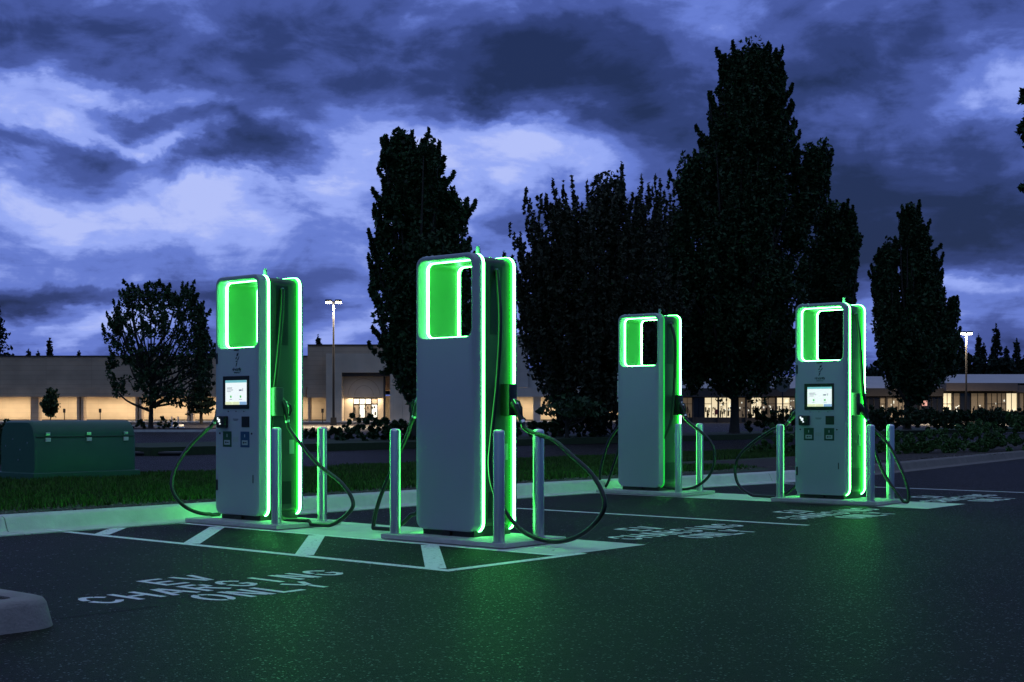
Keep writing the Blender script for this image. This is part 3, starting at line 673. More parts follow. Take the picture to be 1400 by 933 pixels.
# ------------------------------------------------------------------ trees
def leaves(centers, radii, per, size, asp=1.5, seed=0):
    r = np.random.default_rng(seed); K = len(centers); N = K * per
    c = np.repeat(centers, per, 0); rr_ = np.repeat(radii, per, 0)
    d = r.normal(0, 1, (N, 3)); d /= np.linalg.norm(d, axis=1)[:, None]; g3 = r.normal(0, 1, (N, 3)); g3 *= np.minimum(1, 1.75 / np.linalg.norm(g3, axis=1))[:, None]; p = c + g3 * .54 * rr_
    n = r.normal(0, 1, (N, 3)); n /= np.linalg.norm(n, axis=1)[:, None]
    t = np.cross(n, r.normal(0, 1, (N, 3))); t /= np.linalg.norm(t, axis=1)[:, None]; bt = np.cross(n, t)
    s = size * r.uniform(.6, 1.3, (N, 1)); q = np.zeros((N, 4, 3))
    q[:, 0] = p - t * s * asp * .5; q[:, 1] = p + bt * s * .42; q[:, 2] = p + t * s * asp * .5; q[:, 3] = p - bt * s * .42
    return q
def outline_at(rows, y):
    for (y0, l0, r0), (y1, l1, r1_) in zip(rows, rows[1:]):
        if y0 <= y <= y1:
            t = (y - y0) / (y1 - y0); return l0 + (l1 - l0) * t, r0 + (r1_ - r0) * t
    return None
def broad_tree(name, label, cat, Y, base_z, trunk_px, trunk_w, rows_list, n_clumps, per, size, clump=(.5, .5, .75), spikes=60, seed=1, depth=.85, leaf=None, group=None, limbs=40, spike_len=1.2, lean=0, hollow=.35):
    r = np.random.default_rng(seed); rr_ = random.Random(seed)
    root = empty(name, (PX(trunk_px, Y), Y, base_z)); tag(root, label, cat, group)
    O_ = np.array(root.location)
    C = []; Rr = []; SP = []
    areas = [sum((y1 - y0) * ((r0 - l0) + (r1_ - l1)) / 2 for (y0, l0, r0), (y1, l1, r1_) in zip(rows, rows[1:])) for rows in rows_list]
    for rows, ar in zip(rows_list, areas):
        n = int(n_clumps * .8 * ar / sum(areas)); k = 0
        while k < n:
            y = r.uniform(rows[0][0] + clump[2] * F / Y * .75, rows[-1][0]); l, rt = outline_at(rows, y); wmax = max(x[2] - x[1] for x in rows)
            if r.uniform() > (rt - l) / wmax: continue
            ang = r.uniform(0, 2 * math.pi); rad = math.sqrt(r.uniform(hollow ** 2, 1)); cx = (l + rt) / 2; hw = (rt - l) / 2
            rad *= .84 + .15 * math.sin(ang * 3 + y * .021 * 2.1 + seed) + .10 * math.sin(ang * 5 - y * .09 + seed * 2) + .07 * math.sin(y * .17 + ang * 2)
            cr2 = clump[0] * F / Y * .6; hw2 = max(hw - cr2, hw * .35)
            C.append((PX(cx + rad * math.cos(ang) * hw2, Y), Y + rad * math.sin(ang) * PX(700 + hw2, Y) * depth, PZ(y, Y)))
            sc_ = r.uniform(.5, 1.3) * min(1, (hw / (F / Y) + .25) / .9); Rr.append((clump[0] * sc_, clump[1] * sc_, clump[2] * sc_)); k += 1
        # upright shoots that break the outline
        for _ in range(int(spikes * ar / sum(areas))):
            y = min(rows[-1][0], rows[0][0] + spike_len * .66 * F / Y + clump[0] * F / Y * .4 + (rows[-1][0] - rows[0][0]) * r.uniform(0, .85) ** 1.3); l, rt = outline_at(rows, y); cx, hw = (l + rt) / 2, (rt - l) / 2
            ang = r.uniform(0, 2 * math.pi); f_ = r.uniform(.8, 1.0)
            base = np.array((PX(cx + f_ * math.cos(ang) * hw, Y), Y + f_ * math.sin(ang) * PX(700 + hw, Y) * depth, PZ(y, Y)))
            ln_ = spike_len * r.uniform(.4, 1.1); dr = np.array((math.cos(ang) * .35, math.sin(ang) * .3, 1.0))
            wob = r.normal(0, .12, 2)
            for t in np.linspace(0, 1, 9): C.append(tuple(base + dr * ln_ * (t - .38) + np.array((wob[0], wob[1], 0)) * math.sin(t * 5))); w = clump[0] * .55 * (1.12 - t) ** .9; Rr.append((w, w, ln_ * .1)); SP.append(len(C) - 1)
    C = np.array(C) - O_; Rr = np.array(Rr)
    isp = np.zeros(len(C), bool); isp[SP] = True
    lv = [leaves(C[~isp], Rr[~isp], per, size, seed=seed)]
    if isp.any(): lv.append(leaves(C[isp], Rr[isp], max(6, per // 4), size * .9, seed=seed + 500))
    raw_mesh('crown', np.concatenate(lv), 4, leaf or M_LEAF, root)
    b = MB(); top = max(c[2] for c in C) * .9; tw = trunk_w / 2
    pts = [(0, 0, -.05), (0, 0, .15 * tw / .3), (0.02, 0, 1.2), (lean * .3, .05, top * .35), (lean * .6, .1, top * .65), (lean, 0, top)]
    b.tube(spline(pts, 4), [tw * (1.75 if i < 1 else 1.35 if i < 3 else 1.0) * (1 - .93 * (i / 20) ** .9) for i in range(21)], 9)
    for _ in range(limbs):
        c = Vector(C[rr_.randrange(len(C))]); z0 = max(top * .1, c.z * rr_.uniform(.35, .62)); s = Vector((lean * z0 / top, 0, z0)); m_ = s.lerp(c, .5) + Vector((c.x * .18, c.y * .18, -.1 * c.z * .3))
        rr0 = tw * .42 * (1 - z0 / top * .7); b.tube(spline([s, m_, c], 4), [rr0 * (1 - .9 * i / 8) + .008 for i in range(9)], 5)
    b.build('trunk', M_BARK, root, True)
    return root
GT = 'trees on the planted island behind the chargers'
broad_tree('deciduous_tree', 'tall narrow dark tree directly behind the closest charger, left of the other trees', 'tree', 46, .22, 566, .5,
 [[(172, 536, 548), (200, 529, 565), (230, 524, 600), (300, 514, 612), (360, 507, 630), (440, 508, 640), (500, 520, 645), (535, 545, 640), (548, 555, 610)], [(185, 565, 590), (215, 562, 606), (260, 560, 612)], [(243, 618, 632), (262, 608, 637), (320, 600, 641), (400, 600, 650), (460, 600, 655)]],
 380, 150, .125, (.33, .33, .62), 150, 21, leaf=M_LEAF, group=GT, spike_len=1.1)
broad_tree('deciduous_tree', 'broad tree with loose upright shoots between the two middle chargers', 'tree', 53, .22, 765, .42,
 [[(232, 822, 850), (266, 798, 864), (300, 772, 884), (335, 745, 900), (370, 716, 908), (440, 709, 930), (500, 718, 928), (535, 738, 905), (552, 765, 880)]],
 330, 110, .14, (.42, .42, .5), 250, 22, leaf=M_LEAFR, group=GT, spike_len=3.2)
broad_tree('deciduous_tree', 'dark low branched tree hidden between the loose tree and the tallest tree', 'tree', 57, .22, 822, .6,
 [[(375, 810, 895), (420, 790, 930), (480, 790, 930), (535, 800, 915), (550, 820, 890)]], 170, 70, .19, (.5, .5, .6), 20, 23, leaf=M_LEAF, group=GT)
broad_tree('deciduous_tree', 'tallest tree, dark with two shoulders and a thick trunk, between the two right chargers', 'tree', 60.5, .22, 1004, .62,
 [[(56, 988, 1004), (78, 983, 1045), (110, 987, 1070), (145, 975, 1077), (200, 958, 1086), (270, 942, 1092), (340, 930, 1100), (420, 915, 1110), (480, 925, 1110), (515, 945, 1085), (528, 970, 1050)],
  [(62, 1016, 1030), (76, 1010, 1050), (100, 1008, 1062)], [(205, 930, 948), (230, 925, 962), (262, 926, 965), (290, 938, 965)], [(190, 1102, 1116), (215, 1092, 1135), (255, 1088, 1131), (300, 1080, 1112), (340, 1070, 1105)],
  [(283, 905, 945), (330, 897, 950), (400, 892, 960), (470, 900, 960), (520, 935, 970)]],
 900, 160, .14, (.45, .45, .9), 330, 24, leaf=M_LEAF, group=GT, limbs=70, spike_len=1.5)
broad_tree('deciduous_tree', 'dark pointed tree just right of the tallest tree, behind the rightmost charger', 'tree', 66, .22, 1130, .45,
 [[(268, 1134, 1142), (290, 1122, 1152), (325, 1108, 1172), (380, 1100, 1173), (440, 1098, 1168), (500, 1100, 1165), (530, 1112, 1150)]],
 280, 130, .15, (.45, .45, .8), 110, 25, leaf=M_LEAF, group=GT, spike_len=1.3)
broad_tree('deciduous_tree', 'dark two pointed tree standing alone at the right, before the lit shops', 'tree', 74, .22, 1240, .6,
 [[(272, 1237, 1245), (300, 1234, 1256), (340, 1235, 1270), (380, 1233, 1288), (430, 1226, 1304), (480, 1200, 1308), (515, 1205, 1300), (540, 1225, 1265)], [(322, 1211, 1218), (345, 1203, 1224), (400, 1194, 1230), (460, 1192, 1240), (500, 1198, 1240)], [(392, 1296, 1306), (430, 1290, 1313), (500, 1285, 1306)]],
 460, 150, .15, (.42, .42, .9), 170, 26, leaf=M_LEAF, group=GT, spike_len=1.3)
broad_tree('deciduous_tree', 'sparse round crowned tree before the store at the left', 'tree', 85, .2, 206, .45,
 [[(378, 205, 240), (405, 172, 265), (440, 148, 285), (480, 142, 294), (510, 146, 292), (540, 160, 282), (556, 185, 255)]],
 95, 44, .165, (.55, .55, .36), 150, 27, leaf=M_LEAF2, spike_len=1.1, limbs=50, hollow=0)
broad_tree('deciduous_tree', 'small young tree in front of the lit store wall at the far left', 'tree', 119, .2, 69, .12,
 [[(530, 66, 72), (543, 59, 80), (556, 56, 82), (567, 62, 76)]], 60, 26, .22, (.35, .35, .4), 10, 28, leaf=M_LEAF2, spike_len=.6, limbs=10)
broad_tree('deciduous_tree', 'tree at the right edge, only its leaf tips in the frame', 'tree', 32, .0, 1490, .4,
 [[(95, 1430, 1530), (125, 1400, 1560), (150, 1391, 1575), (190, 1392, 1580), (215, 1402, 1570), (300, 1425, 1560), (360, 1450, 1530)]], 300, 60, .15, (.35, .35, .35), 40, 29, leaf=M_LEAF2, spike_len=.5, limbs=50)

def conifer(px, top_y, Y, w_px, seed, label, base_z=0, dense=1.0):
    r = np.random.default_rng(seed); H = PZ(top_y, Y) - base_z; Wd = w_px / F * Y / 2
    root = empty('conifer_tree', (PX(px, Y), Y, base_z)); tag(root, label, 'conifer', 'conifers on the horizon')
    C = []; Rr = []
    lv = int(26 * dense)
    for i in range(lv):
        t = i / lv; z = H * (.12 + .86 * t); rad = Wd * (1 - t) ** .8 * r.uniform(.75, 1.12) + .05
        m = max(3, int(7 * (1 - t) + 3))
        for k in range(m):
            a = r.uniform(0, 6.28); L_ = rad * r.uniform(.7, 1.1)
            for s in (.35, .65, .95): C.append((math.cos(a) * L_ * s, math.sin(a) * L_ * s, z - L_ * .18 * s + r.normal(0, .1))); q_ = H * .028 * (1.25 - s * .7); Rr.append((q_ * 1.2, q_ * 1.2, q_ * .7))
    C.append((0, 0, H * .99)); Rr.append((.08, .08, H * .03))
    raw_mesh('crown', leaves(np.array(C), np.array(Rr), 7, H * .022, 1.8, seed), 4, M_NEEDLE, root)
    b = MB(); b.cyl((0, 0, 0), (0, 0, H * .97), H * .014, .03, 7); b.build('trunk', M_BARK, root, True)
CON = [(-8, 398, 230, 76, 'large dark conifer at the left edge above the store roof'), (68, 462, 260, 22, 'small pointed conifer above the store roof left of the round tree'), (39, 477, 270, 12, 'tiny conifer tip beside the large left conifer'),
 (52, 480, 272, 9, 'tiniest conifer tip on the store roof line at the left'), (108, 479, 268, 10, 'tiny conifer tip above the store wall near the round tree'), (435, 459, 250, 11, 'lone conifer tip above the store roof beside the lamp'),
 (1362, 446, 240, 40, 'tallest conifer at the right, right of the single street lamp'), (1390, 464, 245, 34, 'conifer near the right edge with a blunt tip'), (1338, 458, 250, 22, 'slim conifer just right of the single street lamp'), (1408, 470, 235, 30, 'conifer cut off by the right edge of the photo'),
 (1345, 470, 236, 26, 'dark conifer between the slim one and the tallest one at the right'), (1316, 465, 248, 26, 'conifer hidden behind the single street lamp pole'), (1376, 474, 230, 30, 'low conifer between the two larger right hand conifers'),
 (275, 415, 150, 44, 'dark conifer growing behind the round tree at the left')]
for i, (px, ty, Y, w, lab) in enumerate(CON): conifer(px, ty, Y, w, 40 + i, lab)
for i, (x0, x1, ty, Y) in enumerate(((1290, 1350, 482, 226), (1335, 1400, 486, 224), (1385, 1460, 484, 228), (1170, 1215, 500, 226), (1255, 1300, 492, 229))):
    broad_tree('background_tree', ['low round tree behind the shop roof left of the lamp pole', 'low round tree behind the shop roof right of the lamp pole', 'low round tree behind the shop roof at the right edge', 'low tree behind the shop roof left of the lone dark tree', 'low tree behind the shop roof right of the lone dark tree'][i], 'tree', Y, 0, (x0 + x1) / 2, .6,
      [[(ty, (x0 + x1) / 2 - 10, (x0 + x1) / 2 + 10), (ty + 10, x0 + 8, x1 - 8), (ty + 30, x0, x1), (ty + 60, x0, x1)]], 130, 40, .55, (1.3, 1.3, 1.1), 16, 60 + i, leaf=M_NEEDLE, group='round trees behind the shops', spike_len=1.5, limbs=6)

# hedges and shrubs
def hedge(name, label, p0, p1, width, z0, z1, per_m, leaf, seed, size=.07, group=None, boxy=.5, per=60, ab=False):
    """row of foliage from p0 to p1 (ground points)"""
    r = np.random.default_rng(seed); p0, p1 = (W(*p0), W(*p1)) if ab else (Vector((*p0, 0)), Vector((*p1, 0)))
    L_ = (p1 - p0).length; d = (p1 - p0).normalized(); n = Vector((-d.y, d.x, 0)); H = z1 - z0
    root = empty(name, ((p0.x + p1.x) / 2, (p0.y + p1.y) / 2, z0)); tag(root, label, 'hedge' if name == 'hedge' else 'shrub', group)
    K = max(12, int(L_ * per_m)); C = []; Rr = []
    for _ in range(K):
        t = r.uniform(0, 1); ang = r.uniform(0, math.pi); f = r.uniform(.55, 1)
        hh = H * (1 + (1 - boxy) * .3 * math.sin(t * L_ * 1.7 + seed) + .05 * r.normal())
        endf = min(1, min(t, 1 - t) * L_ / (H * .6) + .45)
        o = math.cos(ang); o = math.copysign(abs(o) ** (1 - boxy * .6), o) * width / 2 * f; z = math.sin(ang) ** (1 - boxy * .6) * hh * endf * (f if r.uniform() > .3 else r.uniform(.2, 1))
        p = p0 + d * t * L_ + n * o; C.append((p.x - root.location.x, p.y - root.location.y, z)); s = H * .10; Rr.append((s, s, s))
    raw_mesh('foliage', leaves(np.array(C), np.array(Rr), per, size, 1.4, seed), 4, leaf, root)
    return root
GH = 'hedges beyond the road'
def hp(px, Y): return (PX(px, Y), Y)
hedge('hedge', 'long dark hedge behind the closest charger and the left trees', hp(478, 44.5), hp(600, 47.5), 1.6, .2, .98, 34, M_HEDGE, 101, .09, GH, .4)
hedge('hedge', 'dark hedge between the closest charger and the teal charger', hp(690, 50.5), hp(800, 53), 1.6, .2, .95, 24, M_HEDGE, 102, .09, GH, .4)
hedge('hedge', 'low grassy hedge left of the dark hedge, below the store entrance', hp(395, 62), hp(476, 60), 1.5, .0, .48, 30, M_HEDGE, 103, .1, GH, .4)
hedge('hedge', 'square dark hedge before the lit shops, left of the rightmost charger', hp(1030, 61), hp(1078, 62), 1.6, .2, 1.35, 30, M_HEDGE, 104, .09, GH, .9)
hedge('hedge', 'long square black hedge before the lit shops at the right', hp(1150, 66), hp(1440, 80), 1.8, .2, 1.36, 34, M_HEDGE, 105, .10, GH, .9)
hedge('hedge', 'dark hedge behind the teal charger', hp(800, 56), hp(905, 57), 1.4, .2, .8, 24, M_HEDGE, 107, .09, GH, .4)
hedge('hedge', 'clipped dark hedge behind the green cabinet at the left edge', hp(-40, 31), hp(28, 30.5), 1.4, .0, .98, 60, M_HEDGE, 106, .06, GH, .8)
GS = 'shrubs in the bed beyond the right curb'
for i, (x0, x1, Y0, Y1, h, lab) in enumerate(((1196, 1240, 33, 33.6, .74, 'rounded green shrub right behind the rightmost bollards'), (1246, 1300, 33.6, 34.2, .66, 'lower green shrub in the middle of the right hand bed'), (1305, 1362, 34.6, 35.2, .78, 'full green shrub right of the low one in the bed'), (1366, 1425, 35.8, 36.6, .80, 'green shrub cut off by the right edge of the photo'), (1048, 1092, 32, 32.5, .62, 'dim shrub left of the rightmost charger beyond the curb'))):
    hedge('shrub', lab, hp(x0, Y0), hp(x1, Y1), 1.3, .13, .13 + h, 46, M_HEDGEG, 110 + i, .055, GS, .3, 70)
for i, (px, Y, h) in enumerate(((175, 83.5, .6), (192, 83.2, .75), (222, 83.3, .7), (236, 83.6, .55))):
    hedge('shrub', ['low spiky shrub left of the round tree trunk', 'shrub touching the round tree trunk on the left', 'shrub just right of the round tree trunk', 'smallest shrub right of the round tree trunk'][i], (PX(px - 6, Y), Y), (PX(px + 6, Y), Y), .7, .18, .18 + h, 40, M_HEDGE, 130 + i, .08, 'shrubs under the round tree', .2, 40)
broad_tree('background_tree', 'low spreading shrub tree in front of the shops beside the teal charger', 'tree', 50, .2, 775, .2,
 [[(540, 745, 800), (556, 735, 830), (566, 745, 825)]], 24, 40, .16, (.4, .4, .25), 4, 77, leaf=M_LEAF, limbs=8, spike_len=.4)

# wheel stop, sign posts
b = MB(); b.box(-.9, .9, -.12, .12, 0, .11, .04); o = b.build('speed_bump', M_BLACK); o.location = (PX(203, 36), 36, 0); tag(o, 'dark low rubber speed bump on the road right of the green cabinet', 'speed bump')

# ------------------------------------------------------------------ buildings
def wall_mat(name, col, bw, bh, mort=.78, rough=.85, mw=.03):
    m = bpy.data.materials.new(name); m.use_nodes = True; nt = m.node_tree; L = nt.links.new; p = nt.nodes['Principled BSDF']
    t = nt.nodes.new('ShaderNodeTexCoord'); sp = nt.nodes.new('ShaderNodeSeparateXYZ'); L(t.outputs['Object'], sp.inputs[0])
    cb = nt.nodes.new('ShaderNodeCombineXYZ'); ad = nt.nodes.new('ShaderNodeMath'); ad.operation = 'ADD'; L(sp.outputs[0], ad.inputs[0]); L(sp.outputs[1], ad.inputs[1]); L(ad.outputs[0], cb.inputs[0]); L(sp.outputs[2], cb.inputs[1])
    br = nt.nodes.new('ShaderNodeTexBrick'); L(cb.outputs[0], br.inputs['Vector']); br.inputs['Scale'].default_value = 1
    br.inputs['Brick Width'].default_value = bw; br.inputs['Row Height'].default_value = bh; br.inputs['Mortar Size'].default_value = mw; br.offset = 0
    br.inputs['Color1'].default_value = (*col, 1); br.inputs['Color2'].default_value = (*[c * .93 for c in col], 1); br.inputs['Mortar'].default_value = (*[c * mort for c in col], 1)
    n = nt.nodes.new('ShaderNodeTexNoise'); n.inputs['Scale'].default_value = .35; n.inputs['Detail'].default_value = 8; L(t.outputs['Object'], n.inputs['Vector'])
    mr = nt.nodes.new('ShaderNodeMapRange'); L(n.outputs[0], mr.inputs[0]); mr.inputs[1].default_value = .3; mr.inputs[2].default_value = .7; mr.inputs[3].default_value = .82; mr.inputs[4].default_value = 1.08
    vm = nt.nodes.new('ShaderNodeVectorMath'); vm.operation = 'SCALE'; L(br.outputs[0], vm.inputs[0]); L(mr.outputs[0], vm.inputs['Scale']); L(vm.outputs[0], p.inputs['Base Color'])
    p.inputs['Roughness'].default_value = rough; return m
M_TAN = wall_mat('tan_block_wall', (.50, .38, .27), 6, .62)
M_CREAM = wall_mat('cream_block_wall', (.62, .50, .36), 4, .62, .88)
M_PORT = wall_mat('pale_stucco', (.66, .55, .42), 5, 3.2, .9)
M_BLUEW = wall_mat('pale_wall', (.46, .44, .42), 5, 2.2, .9)
M_GREYF = mat('dark_fascia', (.05, .045, .045), .7, nscale=.5, namt=.2)
M_ROOFM = mat('pale_metal_roof', (.42, .38, .36), .5, nscale=.4, namt=.2)
M_GLASSD = mat('shop_glass_frame', (.02, .02, .022), .4)
def area(loc, sx, sy, power, col=(1, .82, .58), rot=(0, 0, 0), parent=None):
    d = bpy.data.lights.new('soffit_lamp', 'AREA'); d.shape = 'RECTANGLE'; d.size = sx; d.size_y = sy; d.energy = power; d.color = col
    o = bpy.data.objects.new('soffit_lamp', d); COL.objects.link(o); o.location = loc; o.rotation_euler = rot
    if parent: o.parent = parent; o.location = Vector(loc) - parent.location
    return o
YS = 180.0
st = empty('department_store', (PX(250, YS), YS, 0)); tag(st, 'long low tan department store with a lit covered front and a pale entrance portal', 'building')
def bpart(name, m, boxes, parent=st, root=st, bev=0):
    b = MB(); o3 = root.location
    for x0, x1, y0, y1, z0, z1 in boxes: b.box(x0 - o3.x, x1 - o3.x, y0 - o3.y, y1 - o3.y, z0, z1, bev)
    return b.build(name, m, parent)
def bx_(pl, pr, yt, yb, Y0, Y1, Yref=YS): return (PX(pl, Yref), PX(pr, Yref), Y0, Y1, PZ(yb, Yref) if yb is not None else 0, PZ(yt, Yref))
bpart('upper_wall', M_TAN, [bx_(-260, 421, 488, 541, YS, YS + 40)])
bpart('upper_wall', M_TAN, [bx_(421.3, 598, 473, 534, YS - .5, YS + 40)])
bpart('upper_wall', M_BLUEW, [bx_(598.3, 722, 459, 530, YS - 1, YS + 40)])
bpart('upper_wall', M_BLUEW, [bx_(722.3, 860, 506, 530.5, YS - .3, YS + 40)])
bpart('coping', M_GREYF, [bx_(-260, 420, 486.4, 487.8, YS - .15, YS + 40)]); bpart('coping', M_GREYF, [bx_(421.5, 597, 471.4, 472.8, YS - .7, YS + 40)])
bpart('fascia', M_TAN, [bx_(-260, 420, 530, 543, YS - 1.4, YS - .01)])
bpart('fascia', M_TAN, [bx_(421.5, 450, 532, 544, YS - 1.4, YS - .51)]); bpart('fascia', M_TAN, [bx_(553, 598, 532, 544, YS - 1.4, YS - .51)])
bpart('fascia', M_BLUEW, [bx_(598.5, 860, 530.7, 543, YS - 1.8, YS - .01)])
bpart('back_wall', M_CREAM, [bx_(-260, 860, 541, None, YS + 4.5, YS + 5)])
bpart('wall_base', M_GREYF, [bx_(-260, 860, 574, None, YS + 4.3, YS + 4.49)])
for pl, pr in ((45, 56), (108, 111.5), (113.5, 117), (187.5, 190.5), (192.5, 196), (-40, -30), (-100, -90), (258, 261), (263, 266), (340, 343.5), (345, 348.5), (422.5, 425.5), (729, 739), (655, 664), (790, 793), (785, 788)):
    bpart('column', M_TAN if pl < 600 else M_BLUEW, [bx_(pl, pr, 542.8, None, YS - .9, YS + .4)])
pt = bpart('entrance_portal', M_PORT, [bx_(450, 471, 485, None, YS - 3, YS - .55), bx_(471.05, 553, 485, 510.5, YS - 3, YS - .55), bx_(536, 552.9, 510.55, None, YS - 3, YS - .55), bx_(553.2, 566, 537, None, YS - 3, YS - 2)])
bpart('entrance_infill', M_PORT, [bx_(471.1, 526, 515.5, 543.5, YS - 1.6, YS - 1.2)], pt)
bpart('entrance_beam', M_GREYF, [bx_(471.1, 535.9, 510.6, 515.3, YS - 2.6, YS - 1.0)], pt)
bpart('downspout', M_GREYF, [bx_(526.1, 528.4, 515.4, None, YS - 2.0, YS - 1.4)], pt)
# faint arch on the infill
b = MB()
for rr0 in (22, 13):
    for i in range(24):
        t0, t1 = math.pi * i / 24, math.pi * (i + 1) / 24
        P_ = lambda t, rr_: (PX(499.5 + math.cos(t) * rr_, YS) - st.location.x, -1.62, PZ(541 - math.sin(t) * rr_ * 1.05, YS))
        b.poly([P_(t0, rr0), P_(t1, rr0), P_(t1, rr0 - .8), P_(t0, rr0 - .8)])
b.build('arch_relief', M_TAN, pt)
M_LITW = mat('lit_window', (.9, .8, .6), .3, emit=(1.0, .82, .50), estr=.85, nscale=None)
M_LITC = mat('lit_window_cool', (.9, .9, .8), .3, emit=(.95, .95, .80), estr=.9)
M_LITD = mat('dim_window', (.3, .25, .2), .3, emit=(.55, .38, .20), estr=.16)
M_DIMG = mat('dark_glass', (.02, .022, .03), .08)
def pane(pl, pr, yt, yb, m, Y, parent, root, name='window'):
    return bpart(name, m, [bx_(pl, pr, yt, yb, Y, Y + .05)], parent, root)
bpart('vestibule_wall', M_PORT, [bx_(471.2, 483, 543.6, None, YS - .3, YS), bx_(517, 526, 543.6, None, YS - .3, YS)], pt)
dr = bpart('entrance_doors', M_GLASSD, [bx_(483, 517, 543.8, 545.5, YS - .3, YS - .1)] + [bx_(x, x + .9, 543.8, None, YS - .3, YS - .1) for x in (483, 491, 499, 507.5, 516)] + [bx_(483, 517, 552, 553, YS - .3, YS - .1), bx_(483, 517, 571.5, None, YS - .3, YS - .1)])
for pl, pr, yt, yb, m in ((484.2, 490.6, 546, 552, M_LITC), (492.2, 498.7, 546, 552, M_LITC), (500.2, 507, 546, 552, M_LITC), (508.6, 515.8, 546, 552, M_LITD), (484.2, 490.6, 553.5, 571, M_LITD), (492.2, 498.7, 553.5, 571, M_LITC), (500.2, 507, 553.5, 571, M_LITD), (508.6, 515.8, 553.5, 571, M_LITC)):
    pane(pl, pr, yt, yb, m, YS - .18, dr, st, 'pane')
rd = random.Random(5)
bpart('door_notices', M_GLASSD, [bx_(x, x + rd.uniform(1, 2.6), y, y + rd.uniform(1.5, 5), YS - .28, YS - .2) for x, y in [(rd.uniform(484, 514), rd.uniform(554, 568)) for _ in range(15)]], dr)
o = MB(); o.box(PX(-260, YS), PX(860, YS), YS - 5, YS + 4.2, -.01, .14, .02); tag(o.build('store_bounce_pavement', M_CONC), kind='structure')  # pale concrete added to bounce light up onto the store front
# soffit lamps
for pl, pr in ((-60, 40), (60, 105), (120, 184), (200, 255), (270, 336), (350, 420), (560, 650), (668, 725), (742, 783), (796, 855)):
    x0, x1 = PX(pl, YS), PX(pr, YS)
    bpart('soffit_fixture', M_GLASSD, [(x0, x1, YS + 1.2, YS + 2.2, PZ(542.4, YS), PZ(542.0, YS))])
    area(((x0 + x1) / 2, YS + 2.0, PZ(543, YS)), x1 - x0, 1.2, 50 * (x1 - x0), parent=st)
area((PX(499, YS), YS - .9, PZ(544.5, YS)), 4.5, .8, 220, (1, .8, .55), parent=st)
area((PX(460, YS), YS - 12, 6), 1, 1, 0.0, parent=st) if False else None

# shops at the right
YR = 170.0
sh = empty('shop_row', (PX(1150, YR), YR, 0)); tag(sh, 'low row of lit shops with a pale roof behind the right hand trees', 'building')
def sp_(name, m, boxes, parent=sh): return bpart(name, m, boxes, parent, sh)
def sb(pl, pr, yt, yb, Y0, Y1): return bx_(pl, pr, yt, yb, Y0, Y1, YR)
def roof(pl, pr, yt, yb, dpt=9):
    b = MB(); x0, x1 = PX(pl, YR) - sh.location.x, PX(pr, YR) - sh.location.x
    z1, z0 = PZ(yt, YR), PZ(yb, YR)
    b.poly([(x0, 0, z0), (x1, 0, z0), (x1 - 1.2, dpt, z1 + .35), (x0 + 1.2, dpt, z1 + .35)]); b.poly([(x0, 0, z0), (x0 + 1.2, dpt, z1 + .35), (x0 + 1.2, dpt + 20, z1), (x0, dpt + 20, z0)]); b.poly([(x1, 0, z0), (x1 - 1.2, dpt, z1 + .35), (x1 - 1.2, dpt + 20, z1), (x1, dpt + 20, z0)])
    b.poly([(x0 + 1.2, dpt, z1 + .35), (x1 - 1.2, dpt, z1 + .35), (x1 - 1.2, dpt + 20, z1), (x0 + 1.2, dpt + 20, z1)])
    b.build('roof', M_ROOFM, sh)
roof(862, 1045, 509, 531); roof(1045.5, 1310, 516, 531); roof(1296, 1620, 513, 524)
sp_('fascia', M_GREYF, [sb(862, 1045, 531.2, 543, -0.8 + YR, YR + 3), sb(1045.3, 1288, 531.2, 542, -0.6 + YR, YR + 3)])
sp_('fascia', mat('brown_fascia', (.16, .13, .12), .8, nscale=.6, namt=.2), [sb(1288.3, 1385, 524.2, 535, YR - 1.6, YR + 3), sb(1385.3, 1620, 527, 537, YR - 1.0, YR + 3)])
sp_('rear_wall', M_GREYF, [sb(862, 1620, 532, None, YR + 9, YR + 9.4)])
sp_('sill_wall', M_GREYF, [sb(862, 1620, 571, None, YR + .2, YR + .6)])
x = 864; rs = random.Random(9); k = 0
while x < 1440:
    w = rs.uniform(6, 19); top = 543.2 if x < 1288 else 537.2
    kind = rs.random()
    m = M_LITW if kind < .34 else M_LITC if kind < .42 else M_LITD if kind < .72 else M_DIMG
    if 1322 < x < 1375: m = M_LITD
    fr = sp_('window_frame', M_GLASSD, [sb(x, x + .7, top, 571, YR + .2, YR + .5), sb(x + .71, x + w, top, top + .9, YR + .2, YR + .5)] + ([sb(x + .71, x + w, 552, 552.7, YR + .2, YR + .5)] if rs.random() < .5 else []) + ([sb(x + w / 2, x + w / 2 + .5, top + 1, 571, YR + .22, YR + .48)] if w > 10 else []))
    sp_('pane', m, [sb(x + .72, x + w - .01, top + .9, 570.9, YR + .36, YR + .40)], fr)
    if m in (M_LITW, M_LITD, M_LITC):
        items = []
        for _ in range(int(w * 1.1)):
            ix = rs.uniform(x + 1, x + w - 2); iy = rs.uniform(555, 567); items.append(sb(ix, ix + rs.uniform(.5, 2.2), iy, min(570.8, iy + rs.uniform(1, 9)), YR + .28, YR + .33))
        sp_('window_display', M_GLASSD, items, fr)
        if rs.random() < .8:
            its = []
            for _ in range(rs.randint(1, 4)):
                ix = rs.uniform(x + 1, x + w - 2); iy = rs.uniform(546, 562); its.append(sb(ix, ix + rs.uniform(.6, 1.8), iy, iy + rs.uniform(.8, 2.6), YR + .24, YR + .27))
            sp_('lit_fixture', M_LITC, its, fr)
    x += w + .02; k += 1
    if k % 3 == 0: sp_('pier', M_GREYF, [sb(x, x + 2, top, None, YR - .2, YR + .5)]); x += 2.02
